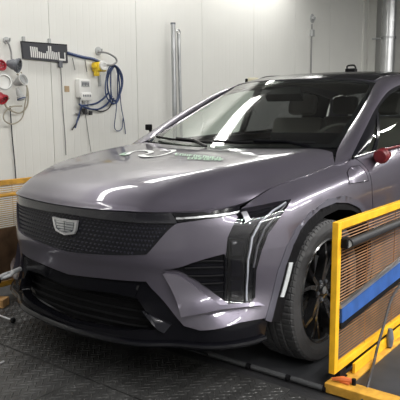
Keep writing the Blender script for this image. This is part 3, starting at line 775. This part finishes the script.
def add_wheel(loc, flip):
    w_ = rimb.build('wheel', RIMB, car, True, local=True) if 'rim' not in meshes else bpy.data.objects.new('wheel', meshes['rim'])
    if 'rim' not in meshes: meshes['rim'] = w_.data
    else: COL.objects.link(w_); w_.parent = car
    w_.location = loc; w_.rotation_euler = (math.radians(9), 0, math.pi if flip else 0)
    def sub(key, name, fn, m, rot=0.0):
        if key not in meshes:
            o = fn().build(name, m, w_, key != 'tire', local=True, fix=key != 'tire'); meshes[key] = o.data
        else:
            o = bpy.data.objects.new(name, meshes[key]); COL.objects.link(o); o.parent = w_
        o.rotation_euler = (rot, 0, 0); return o
    sub('tire', 'tire', lambda: tireb, RUBBER)
    def mk():
        b = MB()
        b.add(*spk(.10, .14, .055, .170, .024, .019, .088, .108, .04)); b.add(*spk(.14, .235, .165, .252, .019, .015, .107, .108, .035))
        b.add(*spk(-.10, -.14, .055, .170, .024, .019, .088, .108, .04)); b.add(*spk(-.14, -.235, .165, .252, .019, .015, .107, .108, .035))
        return b
    for k in range(5): sub('spoke', 'spoke', mk, RIMB, k*2*math.pi/5)
    def mk2(): return MB().add(*spk(0, 0, .10, .252, .012, .018, .062, .096, .03))
    for k in range(5): sub('spoke2', 'slim_spoke', mk2, RIMB, (k+.5)*2*math.pi/5)
    sub('hub', 'hub_cap', lambda: MB().lathe([(0, .098), (.022, .098), (.030, .094), (.036, .088), (.066, .086), (.072, .070), (.072, .02), (0, .02)], 32, (1, 0, 0)), RIMB)
    sub('badge', 'hub_badge', lambda: MB().lathe([(0, .1005), (.018, .1005), (.020, .098), (.020, .09)], 20, (1, 0, 0)), SATIN)
    def nut(): return MB().lathe([(0, .094), (.008, .094), (.010, .090), (.010, .075)], 8, (1, 0, 0), (0, .05, 0))
    for k in range(5): sub('nut', 'lug_nut', nut, GREYP, (k+.5)*2*math.pi/5)
    sub('disc', 'brake_disc', lambda: MB().lathe([(.05, .02), (.17, .02), (.17, -.008), (.05, -.008)], 40, (1, 0, 0), closed=True), STEEL)
    sub('caliper', 'brake_caliper', lambda: MB().box((-.03, .10, -.09), (.05, .185, .09), bev=.015), BLACKM)
for x, y in ((.812, 0), (-.812, 0), (.812, 2.954), (-.812, 2.954)):
    add_wheel((x, y, TR+.001), x < 0)
# ---- hood markings
def on_hood(pl):
    sv = hood_l.inv(pl, 'px', (-5.5, 5.5)); a = np.array(sv); return a
loop = on_hood([(127, 155), (131, 152.6), (139, 151), (148, 151.2), (151, 153), (146, 154.6), (141, 155.4), (146, 157), (156, 156.6), (166, 154.5), (173, 152), (173, 150.6), (168, 150.6), (160, 151.4)])
L = [p for p in smooth_path([np.array([a, b, 0]) for a, b in loop], 5)]
S_ = np.array([p[0] for p in L]); V_ = np.array([p[1] for p in L])
def ribbon(b, S_, V_, w_, lift=.0035):
    P = hood_l.pos(S_, V_)+hood_l.nrm(S_, V_)*lift; T = np.gradient(P, axis=0); T /= np.linalg.norm(T, axis=1, keepdims=True)+1e-12
    Sd = np.cross(T, hood_l.nrm(S_, V_))*np.array([.7, 2.4, 1.0]); n = len(P)
    b.add(np.concatenate([P-Sd*w_, P+Sd*w_]), [(i, i+1, n+i+1, n+i) for i in range(n-1)])
b = MB(); ribbon(b, S_, V_, .011); b.build('white_hood_mark', DECALW, hood, fix=True)
def stroke(b, pts, w_=.0032):
    a = on_hood(pts); n = 8; t = np.linspace(0, 1, n); ti = np.linspace(0, 1, len(a))
    ribbon(b, np.interp(t, ti, a[:, 0]), np.interp(t, ti, a[:, 1]), w_)
b = MB(); stroke(b, [(127, 155.5), (121.5, 154.8), (126, 153)], .010); b.build('green_hood_mark', DECALG, hood)
for k in range(19):
    if k < 10: x, y = 175.5+k*4.6, 155.0+k*.42
    else: x, y = 188+(k-10)*4.0, 159.0+(k-10)*.2
    pat = [[(x, y+.6), (x+.9, y-1.5)], [(x+.6, y-1.3), (x+3.4, y-1.0)], [(x+.3, y-.2), (x+3.0, y)], [(x, y+.7), (x+3.0, y+.9)], [(x+2.6, y+.9), (x+3.3, y-1.1)]]
    sel = {0: (0, 1, 2, 3), 1: (0, 1, 4), 2: (0, 2, 4), 3: (0, 1, 2), 4: (0, 3, 4, 1)}[k % 5]
    b = MB()
    for i in sel: stroke(b, pat[i])
    b.build('green_hood_letter', DECALG, hood)

# ================================================================== mesh gates and their floor frames
def wall(px, py, d=.0): 
    return on(px, py, 0, WX+d)
def make_gate(x, y0, y1, z0, z1, sgn, label, wm, YEL):
    g = root('mesh_gate', (x, y0, 0), label, 'gate', None)
    t = .030
    MB().box((x-t/2, y0, z0), (x+t/2, y0+.036, z1), bev=.003).build('frame_post', YEL, g)
    MB().box((x-t/2, y1-.036, z0), (x+t/2, y1, z1), bev=.003).build('frame_post', YEL, g)
    MB().box((x-t/2, y0+.036, z1-.036), (x+t/2, y1-.036, z1), bev=.003).build('frame_rail', YEL, g)
    MB().box((x-t/2, y0+.036, z0), (x+t/2, y1-.036, z0+.036), bev=.003).build('frame_rail', YEL, g)
    b = MB(); zz = np.arange(z0+.045, z1-.04, .0145)
    for i, z in enumerate(zz):
        b.tube([(x-.002, y0+.03, z), (x-.002, y1-.03, z)], .0032, 4, cap=False)
    for i, y in enumerate(np.arange(y0+.36, y1-.04, .36)):
        b.tube([(x+.002, y, z0+.03), (x+.002, y, z1-.03)], .0016, 4, cap=False)
    b.build('wire_mesh', wm, g, kind='stuff')
    return g
GX = 1.10
g1 = make_gate(GX, -.295, 1.15, .075, .775, 1, 'yellow framed wire mesh gate with black bar beside the front wheel', WIRE, YEL)
# black padded bar and blue taped rail across the near gate
bz = on(350, 240, 0, GX+.05)
pa = on(349, 243.5, 0, GX+.045); pb_ = on(400, 222.5, 0, GX+.045)
dv = (pb_-pa)/np.linalg.norm(pb_-pa)
bar_ = MB().tube([pa, pa+dv*1.2], .020, 16).build('padded_bar', FOAM, g1, True)
MB().lathe([(0, 0), (.015, 0), (.017, .004)], 16, -dv, pa-dv*.004).build('bar_end_cap', WHITE, bar_, True)
MB().box((GX+.012, pa[1]-.02, pa[2]-.021), (GX+.046, pa[1]+.035, pa[2]+.021), bev=.004).build('bar_clamp', BLACKM, g1)
q = [on(341, 309, 0, GX+.022), on(400, 262, 0, GX+.022), on(400, 277.5, 0, GX+.022), on(341, 324, 0, GX+.022)]
dy = 1.13-q[0][1]
def ext(a, b, y): t = (y-a[1])/(b[1]-a[1]); return a+(b-a)*t
p0, p1, p2, p3 = q[0], ext(q[0], q[1], 1.1), ext(q[3], q[2], 1.1), q[3]
bl = MB().prism([p0+np.array([0, .012, 0]), p1, p2, p3+np.array([0, .012, 0])], (-.012, 0, 0)).build('taped_rail', BLUE, g1)
def off(p, dz, dx=.002): return np.array([p[0]+dx, p[1], p[2]+dz])
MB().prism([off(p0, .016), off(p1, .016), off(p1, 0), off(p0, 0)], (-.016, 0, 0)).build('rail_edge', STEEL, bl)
MB().prism([off(p3, .0), off(p2, 0), off(p2, -.024), off(p3, -.024)], (-.016, 0, 0)).build('rail_lower_edge', BLACKM, bl)  # black strip along the lower edge of the rail
g2 = make_gate(-1.36, -.60, 1.2, .06, .80, -1, 'ochre mesh gate between the car and the white wall', WIRE2, YELD)
MB().tube([(-1.33, -.55, .70), (-1.33, 1.15, .70)], .014, 8).build('cross_bar', YELD, g2)
MB().box((-1.358, -.56, .10), (-1.35, 1.16, .47)).build('lower_sheet', RUST, g2)

# near floor frame: yellow beams around a dark plate
fr = root('floor_frame', (1.25, -.25, 0), 'yellow steel floor frame around a dark plate under the gate', 'frame')
MB().box((1.085, -.335, 0), (2.2, -.255, .045), bev=.004).build('front_beam', YELD, fr)
MB().box((1.10, -.250, 0), (1.165, 1.3, .022), bev=.003).build('side_beam', YELD, fr)
MB().prism([(1.125, -.12, .024), (1.125, 1.2, .024), (1.125, 1.2, .078), (1.125, -.12, .072)], (.012, 0, 0)).build('upright_flange', YEL, fr)
MB().box((1.168, -.252, 0), (2.2, 1.3, .016)).build('dark_plate', RAMPM, fr)
pst = root('gate_foot', (1.10, -.17, 0), 'black bracket holding up the yellow mesh gate', 'bracket')
MB().box((1.088, -.235, .023), (1.114, -.17, .073), bev=.003).build('foot_block', BLACKM, pst)
MB().box((1.083, -.243, .0225), (1.119, -.16, .030), bev=.002).build('foot_plate', BLACKM, pst)
la = on(343, 379, 2, .05)
lt = root('orange_latch', (la[0], la[1], .045), 'small worn orange latch on the yellow floor frame', 'latch')
b = MB().tube([(1.105, -.30, .056), (1.15, -.285, .062), (1.20, -.27, .060)], [.006, .014, .010], 8, sm=4); b.box((1.14, -.296, .045), (1.185, -.268, .056), bev=.003)
b.build('latch_tongue', ORANGE, lt, True)
MB().lathe([(0, .075), (.010, .073), (.010, .045)], 10, (0, 0, 1), (1.20, -.275, 0)).build('latch_pin', BLACKM, lt)
# dark cable hanging over the frame
cb = MB().tube([on(400, 285, 0, 1.135), on(391, 300, 0, 1.14), on(383, 328, 0, 1.15), on(378, 345, 0, 1.16), on(374, 362, 2, .035), on(370, 377, 2, .065), on(366, 392, 2, .03), on(360, 404, 2, .012)], .007, 8, sm=6).build('dark_cable', DARKC, None, True)
tag(cb, 'dark cable running down over the yellow floor frame', 'cable')
cp = root('cable_plug', (1.15, .25, .1), 'grey plug hanging on the dark cable by the gate', 'plug')
qq = on(390, 338, 0, 1.15)
MB().tube([qq+np.array([0, 0, .05]), qq, qq-np.array([0, 0, .045])], [.012, .020, .014], 10, sm=3).build('plug_body', GREYP, cp, True)
MB().tube([qq-np.array([0, 0, .045]), qq-np.array([0, 0, .08])], .010, 8).build('plug_tip', DARKC, cp, True)

# roller cover bars on the floor ahead of the wheel
for (xa, ya), (xb, yb2), lab in (((204, 357.5), (247, 367.5), 'round steel bar under the bumper, farthest from the yellow floor frame'), ((250, 368), (287, 379), 'round steel bar in the middle of the row ahead of the tyre'), ((289.5, 380), (326, 389), 'round steel bar with its end at the yellow floor frame')):
    a = on(xa, ya, 2, .012); c = on(xb, yb2, 2, .012); a[1] = c[1] = (a[1]+c[1])/2*.2-.325*.8
    r = root('roller_bar', ((a[0]+c[0])/2, a[1], 0), lab, 'bar', 'steel bars in the row ahead of the wheel')
    MB().tube([(a[0], a[1], .013), (c[0], c[1], .013)], .013, 12).build('bar', BARM, r, True)
    MB().tube([(c[0]-.012, c[1], .013), (c[0]+.004, c[1], .013)], .0145, 12).build('end_collar', BLACKM, r, True)

# ---- left foreground: tow strap, chock, lever
ev = SL.inv([(22, 268.5)], 'px', (-9, 0))[0]; eye = SL.pos(np.array([ev[0]]), np.array([ev[1]]))[0]+np.array([0, -.012, 0])
tw = root('tow_coupling', (eye[0], eye[1], 0), 'steel tow coupling with links pulling on the front bumper', 'tow coupling')
e0 = np.array(eye); e1 = on(9, 274, 1, eye[1]-.09); e2 = on(2, 277, 1, eye[1]-.13); e3 = on(-25, 284, 1, eye[1]-.3)
MB().tube([e0, e0*.5+e1*.5, e1], .0125, 10).build('hook_rod', SATIN, tw, True)
def link(c, d, L, W, r, upv):
    d = d/np.linalg.norm(d); s = np.cross(d, upv); s /= np.linalg.norm(s)
    return [c+d*L*math.cos(a)+s*W*math.sin(a) for a in np.linspace(0, 2*math.pi, 20, endpoint=False)]
d = e2-e1
MB().tube(link(e1+d*.35, d, .036, .022, .008, np.array([0, 0, 1.])), .008, 8, closed=True).build('link', SATIN, tw, True)
MB().tube(link(e1+d*1.5, d, .036, .022, .008, np.array([0, 1., .3])), .008, 8, closed=True).build('link', SATIN, tw, True)
MB().tube([e2+d*.6, e2+(e3-e2)*.5, e3], .020, 10).build('strap_rod', SATIN, tw, True)
MB().lathe([(0, -.015), (.028, -.015), (.030, 0), (.028, .015), (0, .015)], 14, d, e2+d*.9).build('turnbuckle_nut', BLACKM, tw, True)
wc = on(-2, 306, 2, .0)
wk = root('wooden_chock', (wc[0], wc[1], 0), 'raw wooden block lying on the floor near the tow coupling', 'wood block')
Rz = lambda a: np.array([[math.cos(a), -math.sin(a), 0], [math.sin(a), math.cos(a), 0], [0, 0, 1]])
MB().box((-.10, -.045, 0), (.06, .045, .055), Rz(.5), wc, bev=.004).build('block', WOOD, wk)
MB().box((-.10, -.035, .055), (.0, .035, .085), Rz(.5), wc, bev=.004).build('block', WOOD, wk)
k0_, k1_ = on(-30, 305, 2, .05), on(12, 320, 2, .018)
lv = root('lever', (k1_[0], k1_[1], 0), 'thin steel lever ending in a black ball on the floor', 'lever')
MB().tube([k0_, k1_], .006, 8).build('rod', SATIN, lv, True)
MB().lathe([(0, -.018), (.010, -.015), (.0175, -.004), (.0175, .004), (.010, .015), (0, .018)], 16, k1_-k0_, k1_+(k1_-k0_)/np.linalg.norm(k1_-k0_)*.008).build('ball_knob', BLACKM, lv, True)
k2_ = on(-8, 366, 2, .006); k3_ = on(4, 361.5, 2, .006)
o = MB().tube([k2_, k3_], .005, 8).build('floor_pin', SATIN, None, True); tag(o, 'short bright steel pin lying on the tread plate', 'pin')

# ================================================================== things on the white wall
def wp(px, py, d=.03): return on(px, py, 0, WX+d)
# dark board with white bars
bo = [wp(22, 41, .03), wp(67, 44.5, .03), wp(68, 63, .03), wp(24, 58.5, .03)]
br = root('sign_board', bo[3]*0+np.array([WX, bo[3][1], bo[3][2]]), 'dark rectangular board with a row of white bars on the wall', 'sign')
MB().prism(bo, (-.028, 0, 0)).build('board', BOARD, br)
MB().prism([bo[0]+np.array([.001, 0, 0]), bo[1]+np.array([.001, 0, 0]), bo[1]+np.array([.001, 0, -.008]), bo[0]+np.array([.001, 0, -.008])], (-.02, 0, .0)).build('board_edge', BLACKG, br)
def bpt(u, v, d=.032):
    a = bo[0]+(bo[1]-bo[0])*u; b = bo[3]+(bo[2]-bo[3])*u; p = a+(b-a)*v; p[0] = WX+d; return p
hs = [.62, .60, .60, .58, .36, .34, .30, .30, .42, .72, .72, .44, .40, .40]
for i, h in enumerate(hs):
    u = .155+i*.044
    MB().prism([bpt(u, .88), bpt(u+.026, .88), bpt(u+.026, .88-h), bpt(u, .88-h)], (-.004, 0, 0)).build('white_bar', WHITE, br)
for u0, u1, v0, v1 in ((.78, .805, .45, .90), (.92, .945, .45, .90), (.805, .92, .80, .90)):
    MB().prism([bpt(u0, v1), bpt(u1, v1), bpt(u1, v0), bpt(u0, v0)], (-.004, 0, 0)).build('white_bar', WHITE, br)
for u in (.06, .62):
    p = bpt(u, -.08, .012); MB().box((-.012, -.012, -.03), (.012, .012, .03), c=p, bev=.003).build('hanger', LGREY, br)
p = bpt(.83, 1.08, .02); MB().box((-.012, -.02, -.035), (.012, .02, .03), c=p, bev=.003).build('cable_outlet', GREYP, br)
# wall screws
def screw(px, py, label, r=.02):
    s_ = root('wall_hook', wp(px, py, 0), label, 'hook'); c = wp(px, py, 0)
    MB().lathe([(0, .05), (r*.6, .048), (r*.6, .012), (r*1.4, .010), (r*1.4, 0)], 14, (1, 0, 0), c).build('hook_base', LGREY, s_, True)
    MB().tube([c+np.array([.04, 0, 0]), c+np.array([.055, 0, -.005]), c+np.array([.06, 0, .018])], .006, 8).build('hook_tip', STEEL, s_, True)
screw(6, 40.5, 'small grey wall hook above the industrial plugs', .022)
screw(98, 51, 'grey wall hook above the blue cable coil', .03)
screw(312, 18.5, 'dark bracket at the top of the thin conduit', .05)
def cable(name, px, m, r, label, cat='cable', d=.03, sm=6, group=None):
    pts = [wp(p[0], p[1], p[2] if len(p) > 2 else d) for p in px]
    o = MB().tube(pts, r, 6, sm=sm).build(name, m, None, True); tag(o, label, cat, group); return o
# industrial plugs and sockets hung at the left
def plug(px, py, r, axis, m1, m2, label, L=.11, name='industrial_plug', cat='plug', d=.08, flange=True, pins=True):
    c = wp(px, py, d); ax = np.array(axis, float); ax /= np.linalg.norm(ax)
    p_ = root(name, c, label, cat)
    MB().lathe([(0, -L*.5), (r*.45, -L*.5), (r*.55, -L*.35), (r*.8, -L*.1), (r*.82, L*.15), (r, L*.2), (r, L*.5), (r*.86, L*.5), (r*.84, L*.30), (0, L*.30)], 24, ax, c).build('plug_body', m1, p_, True)
    if flange: MB().lathe([(r*.84, L*.36), (r*1.14, L*.36), (r*1.14, L*.44), (r*.84, L*.44)], 24, ax, c, closed=True).build('collar', m2, p_, True)
    for k in range(5 if pins else 0):
        a = k*2*math.pi/5; u = np.cross(ax, (0, 0, 1.)); u /= np.linalg.norm(u); v = np.cross(ax, u)
        cc = c+(u*math.cos(a)+v*math.sin(a))*r*.5
        MB().tube([cc+ax*L*.28, cc+ax*L*.44], r*.1, 6).build('pin', STEEL, p_, True)
    return p_
plug(13.5, 64.5, .056, (.75, .50, -.2), GREYP, GREYP, 'round dark grey industrial plug under the wall hook', d=.12)
plug(-1.5, 66.5, .042, (.9, 0, .2), REDP, REDP, 'red industrial plug beside the dark grey plug', d=.055)
plug(2.5, 82.5, .062, (.85, -.25, .1), WHITE, LGREY, 'large white round socket cap above the lower red plug', d=.15, pins=False)
plug(19.5, 81.5, .047, (.75, .2, .3), LGREY, WHITE, 'light grey socket with a whitish rim beside the white cap', d=.11, pins=False)
plug(0, 96.5, .044, (.6, .2, -.5), REDP, REDP, 'lower red industrial plug under the white socket cap', d=.06)
plug(19.5, 94, .034, (.3, .2, -1), LGREY, BLUEC, 'small pale plug with a blue collar pointing down', d=.10, L=.11)
cable('hanging_cable', [(6, 40, .05), (9, 45, .06), (11, 52, .06), (11.5, 59, .07)], GREYC, .008, 'grey cable from the wall hook down to the dark plug')
cable('drop_cable', [(10, 106, .03), (11, 120, .02), (12.5, 140, .02), (14.5, 160, .02), (16, 180, .02)], DARKC, .0055, 'dark cable dropping down the wall from the industrial plugs')
cable('beige_cable_loop', [(17, 74, .06), (24, 80, .06), (28, 92, .06), (27, 106, .06), (20, 113, .06), (10, 110, .06), (5, 104, .06), (9, 98, .07)], BEIGEC, .0075, 'large beige cable loop hanging below the plugs', sm=8)
cable('beige_cable_tail', [(21, 72, .08), (27, 88, .08), (25, 104, .08), (22, 118, .08), (13, 124, .08), (5, 121, .08), (4, 114, .08), (11, 107, .08), (22, 106, .08)], BEIGEC, .0065, 'lowest beige cable loop hanging under the plugs', sm=8)
# tan note
p = wp(67, 89, .004); o = MB().box((-.004, -.028, -.028), (.002, .028, .028), c=p).build('paper_note', TAN); tag(o, 'small tan note stuck on the wall', 'note')
# seam conduit cables on the wall
cable('thin_wall_cable', [(60.5, 64), (61.5, 80), (63, 110), (65, 135), (66, 155)], GREYC, .0042, 'thin grey cable falling from the dark board', d=.012)
cable('thin_wall_cable', [(85, 110), (87, 125), (90, 145), (91, 152)], GREYC, .003, 'thin grey cable falling from the white control box', d=.012)
cable('board_cable', [(67.5, 53), (76, 55.5), (84, 57.5), (92, 59), (100, 62)], BLUEC, .016, 'thick dark blue cable from the board to the yellow holder', d=.03)
cable('hook_cable', [(98, 52, .055), (107, 53, .13), (115, 57.5, .16), (116.5, 62, .17), (112, 65, .17), (107, 65, .15)], GREYC, .010, 'grey cable arching from the wall hook to the yellow holder')
# yellow holder
c = wp(99, 67, .05)
yh = root('cable_holder', c, 'bright yellow cable holder with a white round front on the wall', 'cable holder')
MB().box((-.05, -.055, -.045), (.05, .055, .045), c=c, bev=.012).build('holder_body', YELP, yh, True)
MB().box((-.03, -.075, -.015), (.03, -.05, .03), c=c, bev=.006).build('holder_ear', YELP, yh, True)
MB().box((-.03, -.05, -.09), (.025, -.015, -.04), c=c, bev=.006).build('holder_leg', YELP, yh, True)
c2 = wp(103.5, 65.5, .11)
MB().lathe([(.0, .012), (.022, .012), (.024, .02), (.046, .02), (.048, .0), (.048, -.03), (0, -.03)], 24, (.9, -.2, 0), c2).build('round_front', WHITE, yh, True)
p = wp(100, 80, .02); MB().box((-.02, -.012, -.06), (.005, .012, .05), c=p, bev=.003).build('hanging_tag', LGREY, yh)
# blue cable coil: each turn hangs from the holder
turns = []
for k in range(6):
    cx = 114.3+.9*math.sin(k*2.1); w_ = 4.0+.85*k; h = 18.5-1.2*math.cos(k*1.7); cy = 84+1.2*math.sin(k*1.3); dd = .045+.010*k
    turns += [wp(cx+w_*math.sin(a)+.6*math.sin(3*a+k), cy-h*math.cos(a), dd) for a in np.linspace(0, 2*math.pi, 18, endpoint=False)]
o = MB().tube(turns+[turns[0]], .0065, 6, sm=3).build('blue_cable_coil', BLUEC, None, True); tag(o, 'blue cable wound in a tall coil on the wall', 'cable')
for px_, lab, m, r in (([(109, 92, .05), (104, 98, .05), (97, 103, .05), (88, 105, .06), (82, 106, .07), (80, 112, .05), (75, 128, .03)], 'blue cable from the coil past the control box to a loose end', BLUEC, .009),
                ([(112, 96, .06), (107, 104, .05), (99, 109, .05), (91, 109, .05), (84, 107, .07), (79, 104, .06)], 'dark blue cable bowing low between coil and control box', BLUEC, .009),
                ([(114, 98, .07), (109, 108, .05), (101, 111.5, .04), (93, 109, .05)], 'dark cable in the lowest bow beside the coil', DARKC, .007),
                ([(82, 100, .06), (81, 110, .06), (78, 120, .04), (72, 130, .03)], 'thin dark cable hanging below the control box clip', DARKC, .007),
                ([(120, 90, .05), (121, 105, .04), (124, 122, .03), (125.5, 134, .02)], 'thin blue cable trailing from the coil to the hood', BLUEC, .005),
                ([(117, 98, .05), (116, 112, .04), (114.5, 127, .03), (118, 131, .03), (122, 128, .03), (123, 118, .03)], 'thin pale blue cable looped at its low end', BLUEC, .0045)):
    cable('wall_cable', px_, m, r, lab)
cable('short_wire', [(72.5, 58, .01), (75, 70, .01)], GREYC, .004, 'short thin wire mark on the wall left of the yellow holder')
cable('short_wire', [(85, 60, .01), (87, 72, .01)], GREYC, .004, 'short thin wire on the wall under the board cable')
# white control box
c = wp(83, 89, .03)
cx_ = root('control_box', c, 'white wall control box with a small screen and buttons', 'control box')
MB().box((-.03, -.075, -.085), (.035, .075, .095), c=c, bev=.012).build('case', WHITE, cx_, True)
sc_ = MB().box((.033, -.05, .02), (.038, .052, .075), c=c, bev=.003).build('screen', LGREY, cx_)
for k in range(5): MB().box((.038, -.042+k*.018, .03+.01*(k % 2)), (.0392, -.030+k*.018, .062), c=c).build('screen_mark', GREYP, sc_)
MB().box((.030, -.06, -.115), (.05, .072, -.035), c=c, bev=.01).build('flap', WHITE, cx_, True)
for k in range(5): MB().box((.049, -.045+k*.022, -.075), (.053, -.033+k*.022, -.055), c=c).build('button', GREYP, cx_)
for k, y in enumerate((-.05, .0, .045)): MB().tube([c+np.array([.02, y, -.10]), c+np.array([.03, y-.01, -.18])], .010, 8).build('gland', LGREY, cx_, True)
cc = wp(82, 108, .03); ck = root('cable_clip', cc, 'grey clip bar holding cables under the control box', 'clip')
MB().tube([wp(76, 114, .03), wp(92, 112, .03)], .010, 8).build('clip_bar', GREYC, ck, True)
MB().box((-.02, -.015, -.03), (.03, .015, .03), c=wp(84, 111.5, .04), bev=.004).build('clip_jaw', DARKC, ck)
MB().box((-.015, -.015, -.02), (.015, .015, .02), c=wp(90.5, 113, .04), bev=.004).build('clip_jaw', DARKC, ck)

# poles standing by the wall
for x0, x1, yt, r, label, dk in ((173, 174.5, 24.5, .026, 'tall grey steel pole standing against the wall', .10), (178.5, 180.5, 34, .019, 'shorter thin pole with an eye end beside the grey pole', .06)):
    a = wp(x0, yt, dk); b_ = wp(x1, 110, dk); t = (a[2]-0)/(a[2]-b_[2]); ft = a+(b_-a)*t
    r_ = root('steel_pole', (ft[0], ft[1], 0), label, 'pole')
    MB().tube([a, ft], r, 14).build('pole', STEEL, r_, True)
    if r > .02: MB().lathe([(0, .02), (r*1.1, .02), (r*1.1, 0)], 14, (0, 0, 1), a).build('pole_cap', GREYP, r_)
    else: MB().tube([a+np.array([.0, .028*math.cos(t_), .02+.028*math.sin(t_)]) for t_ in np.linspace(0, 6.283, 14, endpoint=False)], .008, 6, closed=True).build('eye', STEEL, r_, True)
# thin conduit on the wall behind the roof
a = wp(312, 24, .02); t_ = root('wall_conduit', (a[0], a[1], .0), 'thin dark conduit running down the wall behind the car roof', 'conduit')
MB().tube([a, (a[0], a[1], .05)], .011, 8).build('conduit_pipe', GREYC, t_, True)
b_ = wp(312, 33, .02); MB().box((-.02, -.04, -.05), (.03, .04, .05), c=b_, bev=.006).build('conduit_clip', LGREY, t_)
# duct and column at the far right
ca = wp(375, 0, .0)
tr = struct(MB().box((WX, ca[1]-.28, 0), (WX+.16, ca[1]+.12, CEIL)).build('trim_1', WALLM))
for k, (px_, w2) in enumerate(((365, .05), (370, .04))):
    y = wp(px_, 20)[1]; struct(MB().box((WX-.002, y-w2/2, 0), (WX+.03, y+w2/2, CEIL)).build('trim_%d' % (k+2), WALLM))
da = on(389.5, 10, 0, WX+.42)
du = root('metal_duct', (da[0], da[1], 0), 'shiny round metal duct standing at the end of the white wall', 'duct')
MB().tube([(da[0], da[1], .0), (da[0], da[1], CEIL)], .125, 28).build('duct_pipe', DUCTM, du, True)
zr = on(389.5, 38, 0, da[0])[2]
MB().lathe([(.125, -.02), (.137, -.02), (.137, .02), (.125, .02)], 28, (0, 0, 1), (da[0], da[1], zr), closed=True).build('duct_clamp', STEEL, du, True)
MB().box((da[0]-.30, da[1]-.012, zr-.012), (da[0]-.125, da[1]+.012, zr+.012)).build('duct_bracket', STEEL, du)

# things on the roof of the car
def roof_pt(px, py, off_=.0):
    s, v = RL.inv([(px, py)], 'px', (-2.9, 2.9), facing=False)[0]; return RL.pos(np.array([s]), np.array([v]))[0], RL.nrm(np.array([s]), np.array([v]))[0]
p, nn = RL.pos(np.array([1.6]), np.array([2.75]))[0], None
c = on(351.5, 70, 1, 2.1); zr_ = None
rs = root('roof_sensor', (c[0], c[1], c[2]), 'small black sensor box with antenna loop on the car roof', 'sensor')
s_r = RL.inv([(c[0], c[1])], 'xy', (-2.9, 2.9))[0]; zb = RL.pos(np.array([s_r[0]]), np.array([s_r[1]]))[0][2]
MB().box((c[0]-.045, c[1]-.03, zb+.003), (c[0]+.04, c[1]+.03, zb+.035), bev=.006).build('sensor_base', BLACKM, rs)
MB().tube([(c[0]-.04, c[1], zb+.035), (c[0]-.035, c[1], zb+.058), (c[0]+.02, c[1], zb+.060), (c[0]+.038, c[1], zb+.035)], .007, 8, sm=4).build('sensor_loop', BLACKM, rs, True)
q = PIL.pos(np.array([2.]), np.array([4.95]))[0]; q = np.array([-q[0], q[1], q[2]])
cl = root('roof_clip', q, 'ivory clip with black jaw on the car roof edge toward the wall', 'clip')
Ri = Rz(math.atan2(.618, .786))
MB().box((-.015, -.02, .002), (.075, .025, .044), Ri, q, bev=.008).build('clip_body', IVORY, cl, True)
MB().box((-.035, -.022, .0), (-.013, .022, .036), Ri, q, bev=.006).build('clip_jaw', BLACKM, cl, True)
o = MB().tube([q+np.array([.058, .046, .030]), q+np.array([.09, .14, .055]), q+np.array([.16, .25, .062]), q+np.array([.28, .36, .058])], .004, 6, sm=5).build('roof_wire', DARKC, None, True)
tag(o, 'thin black wire leading from the ivory roof clip', 'wire')
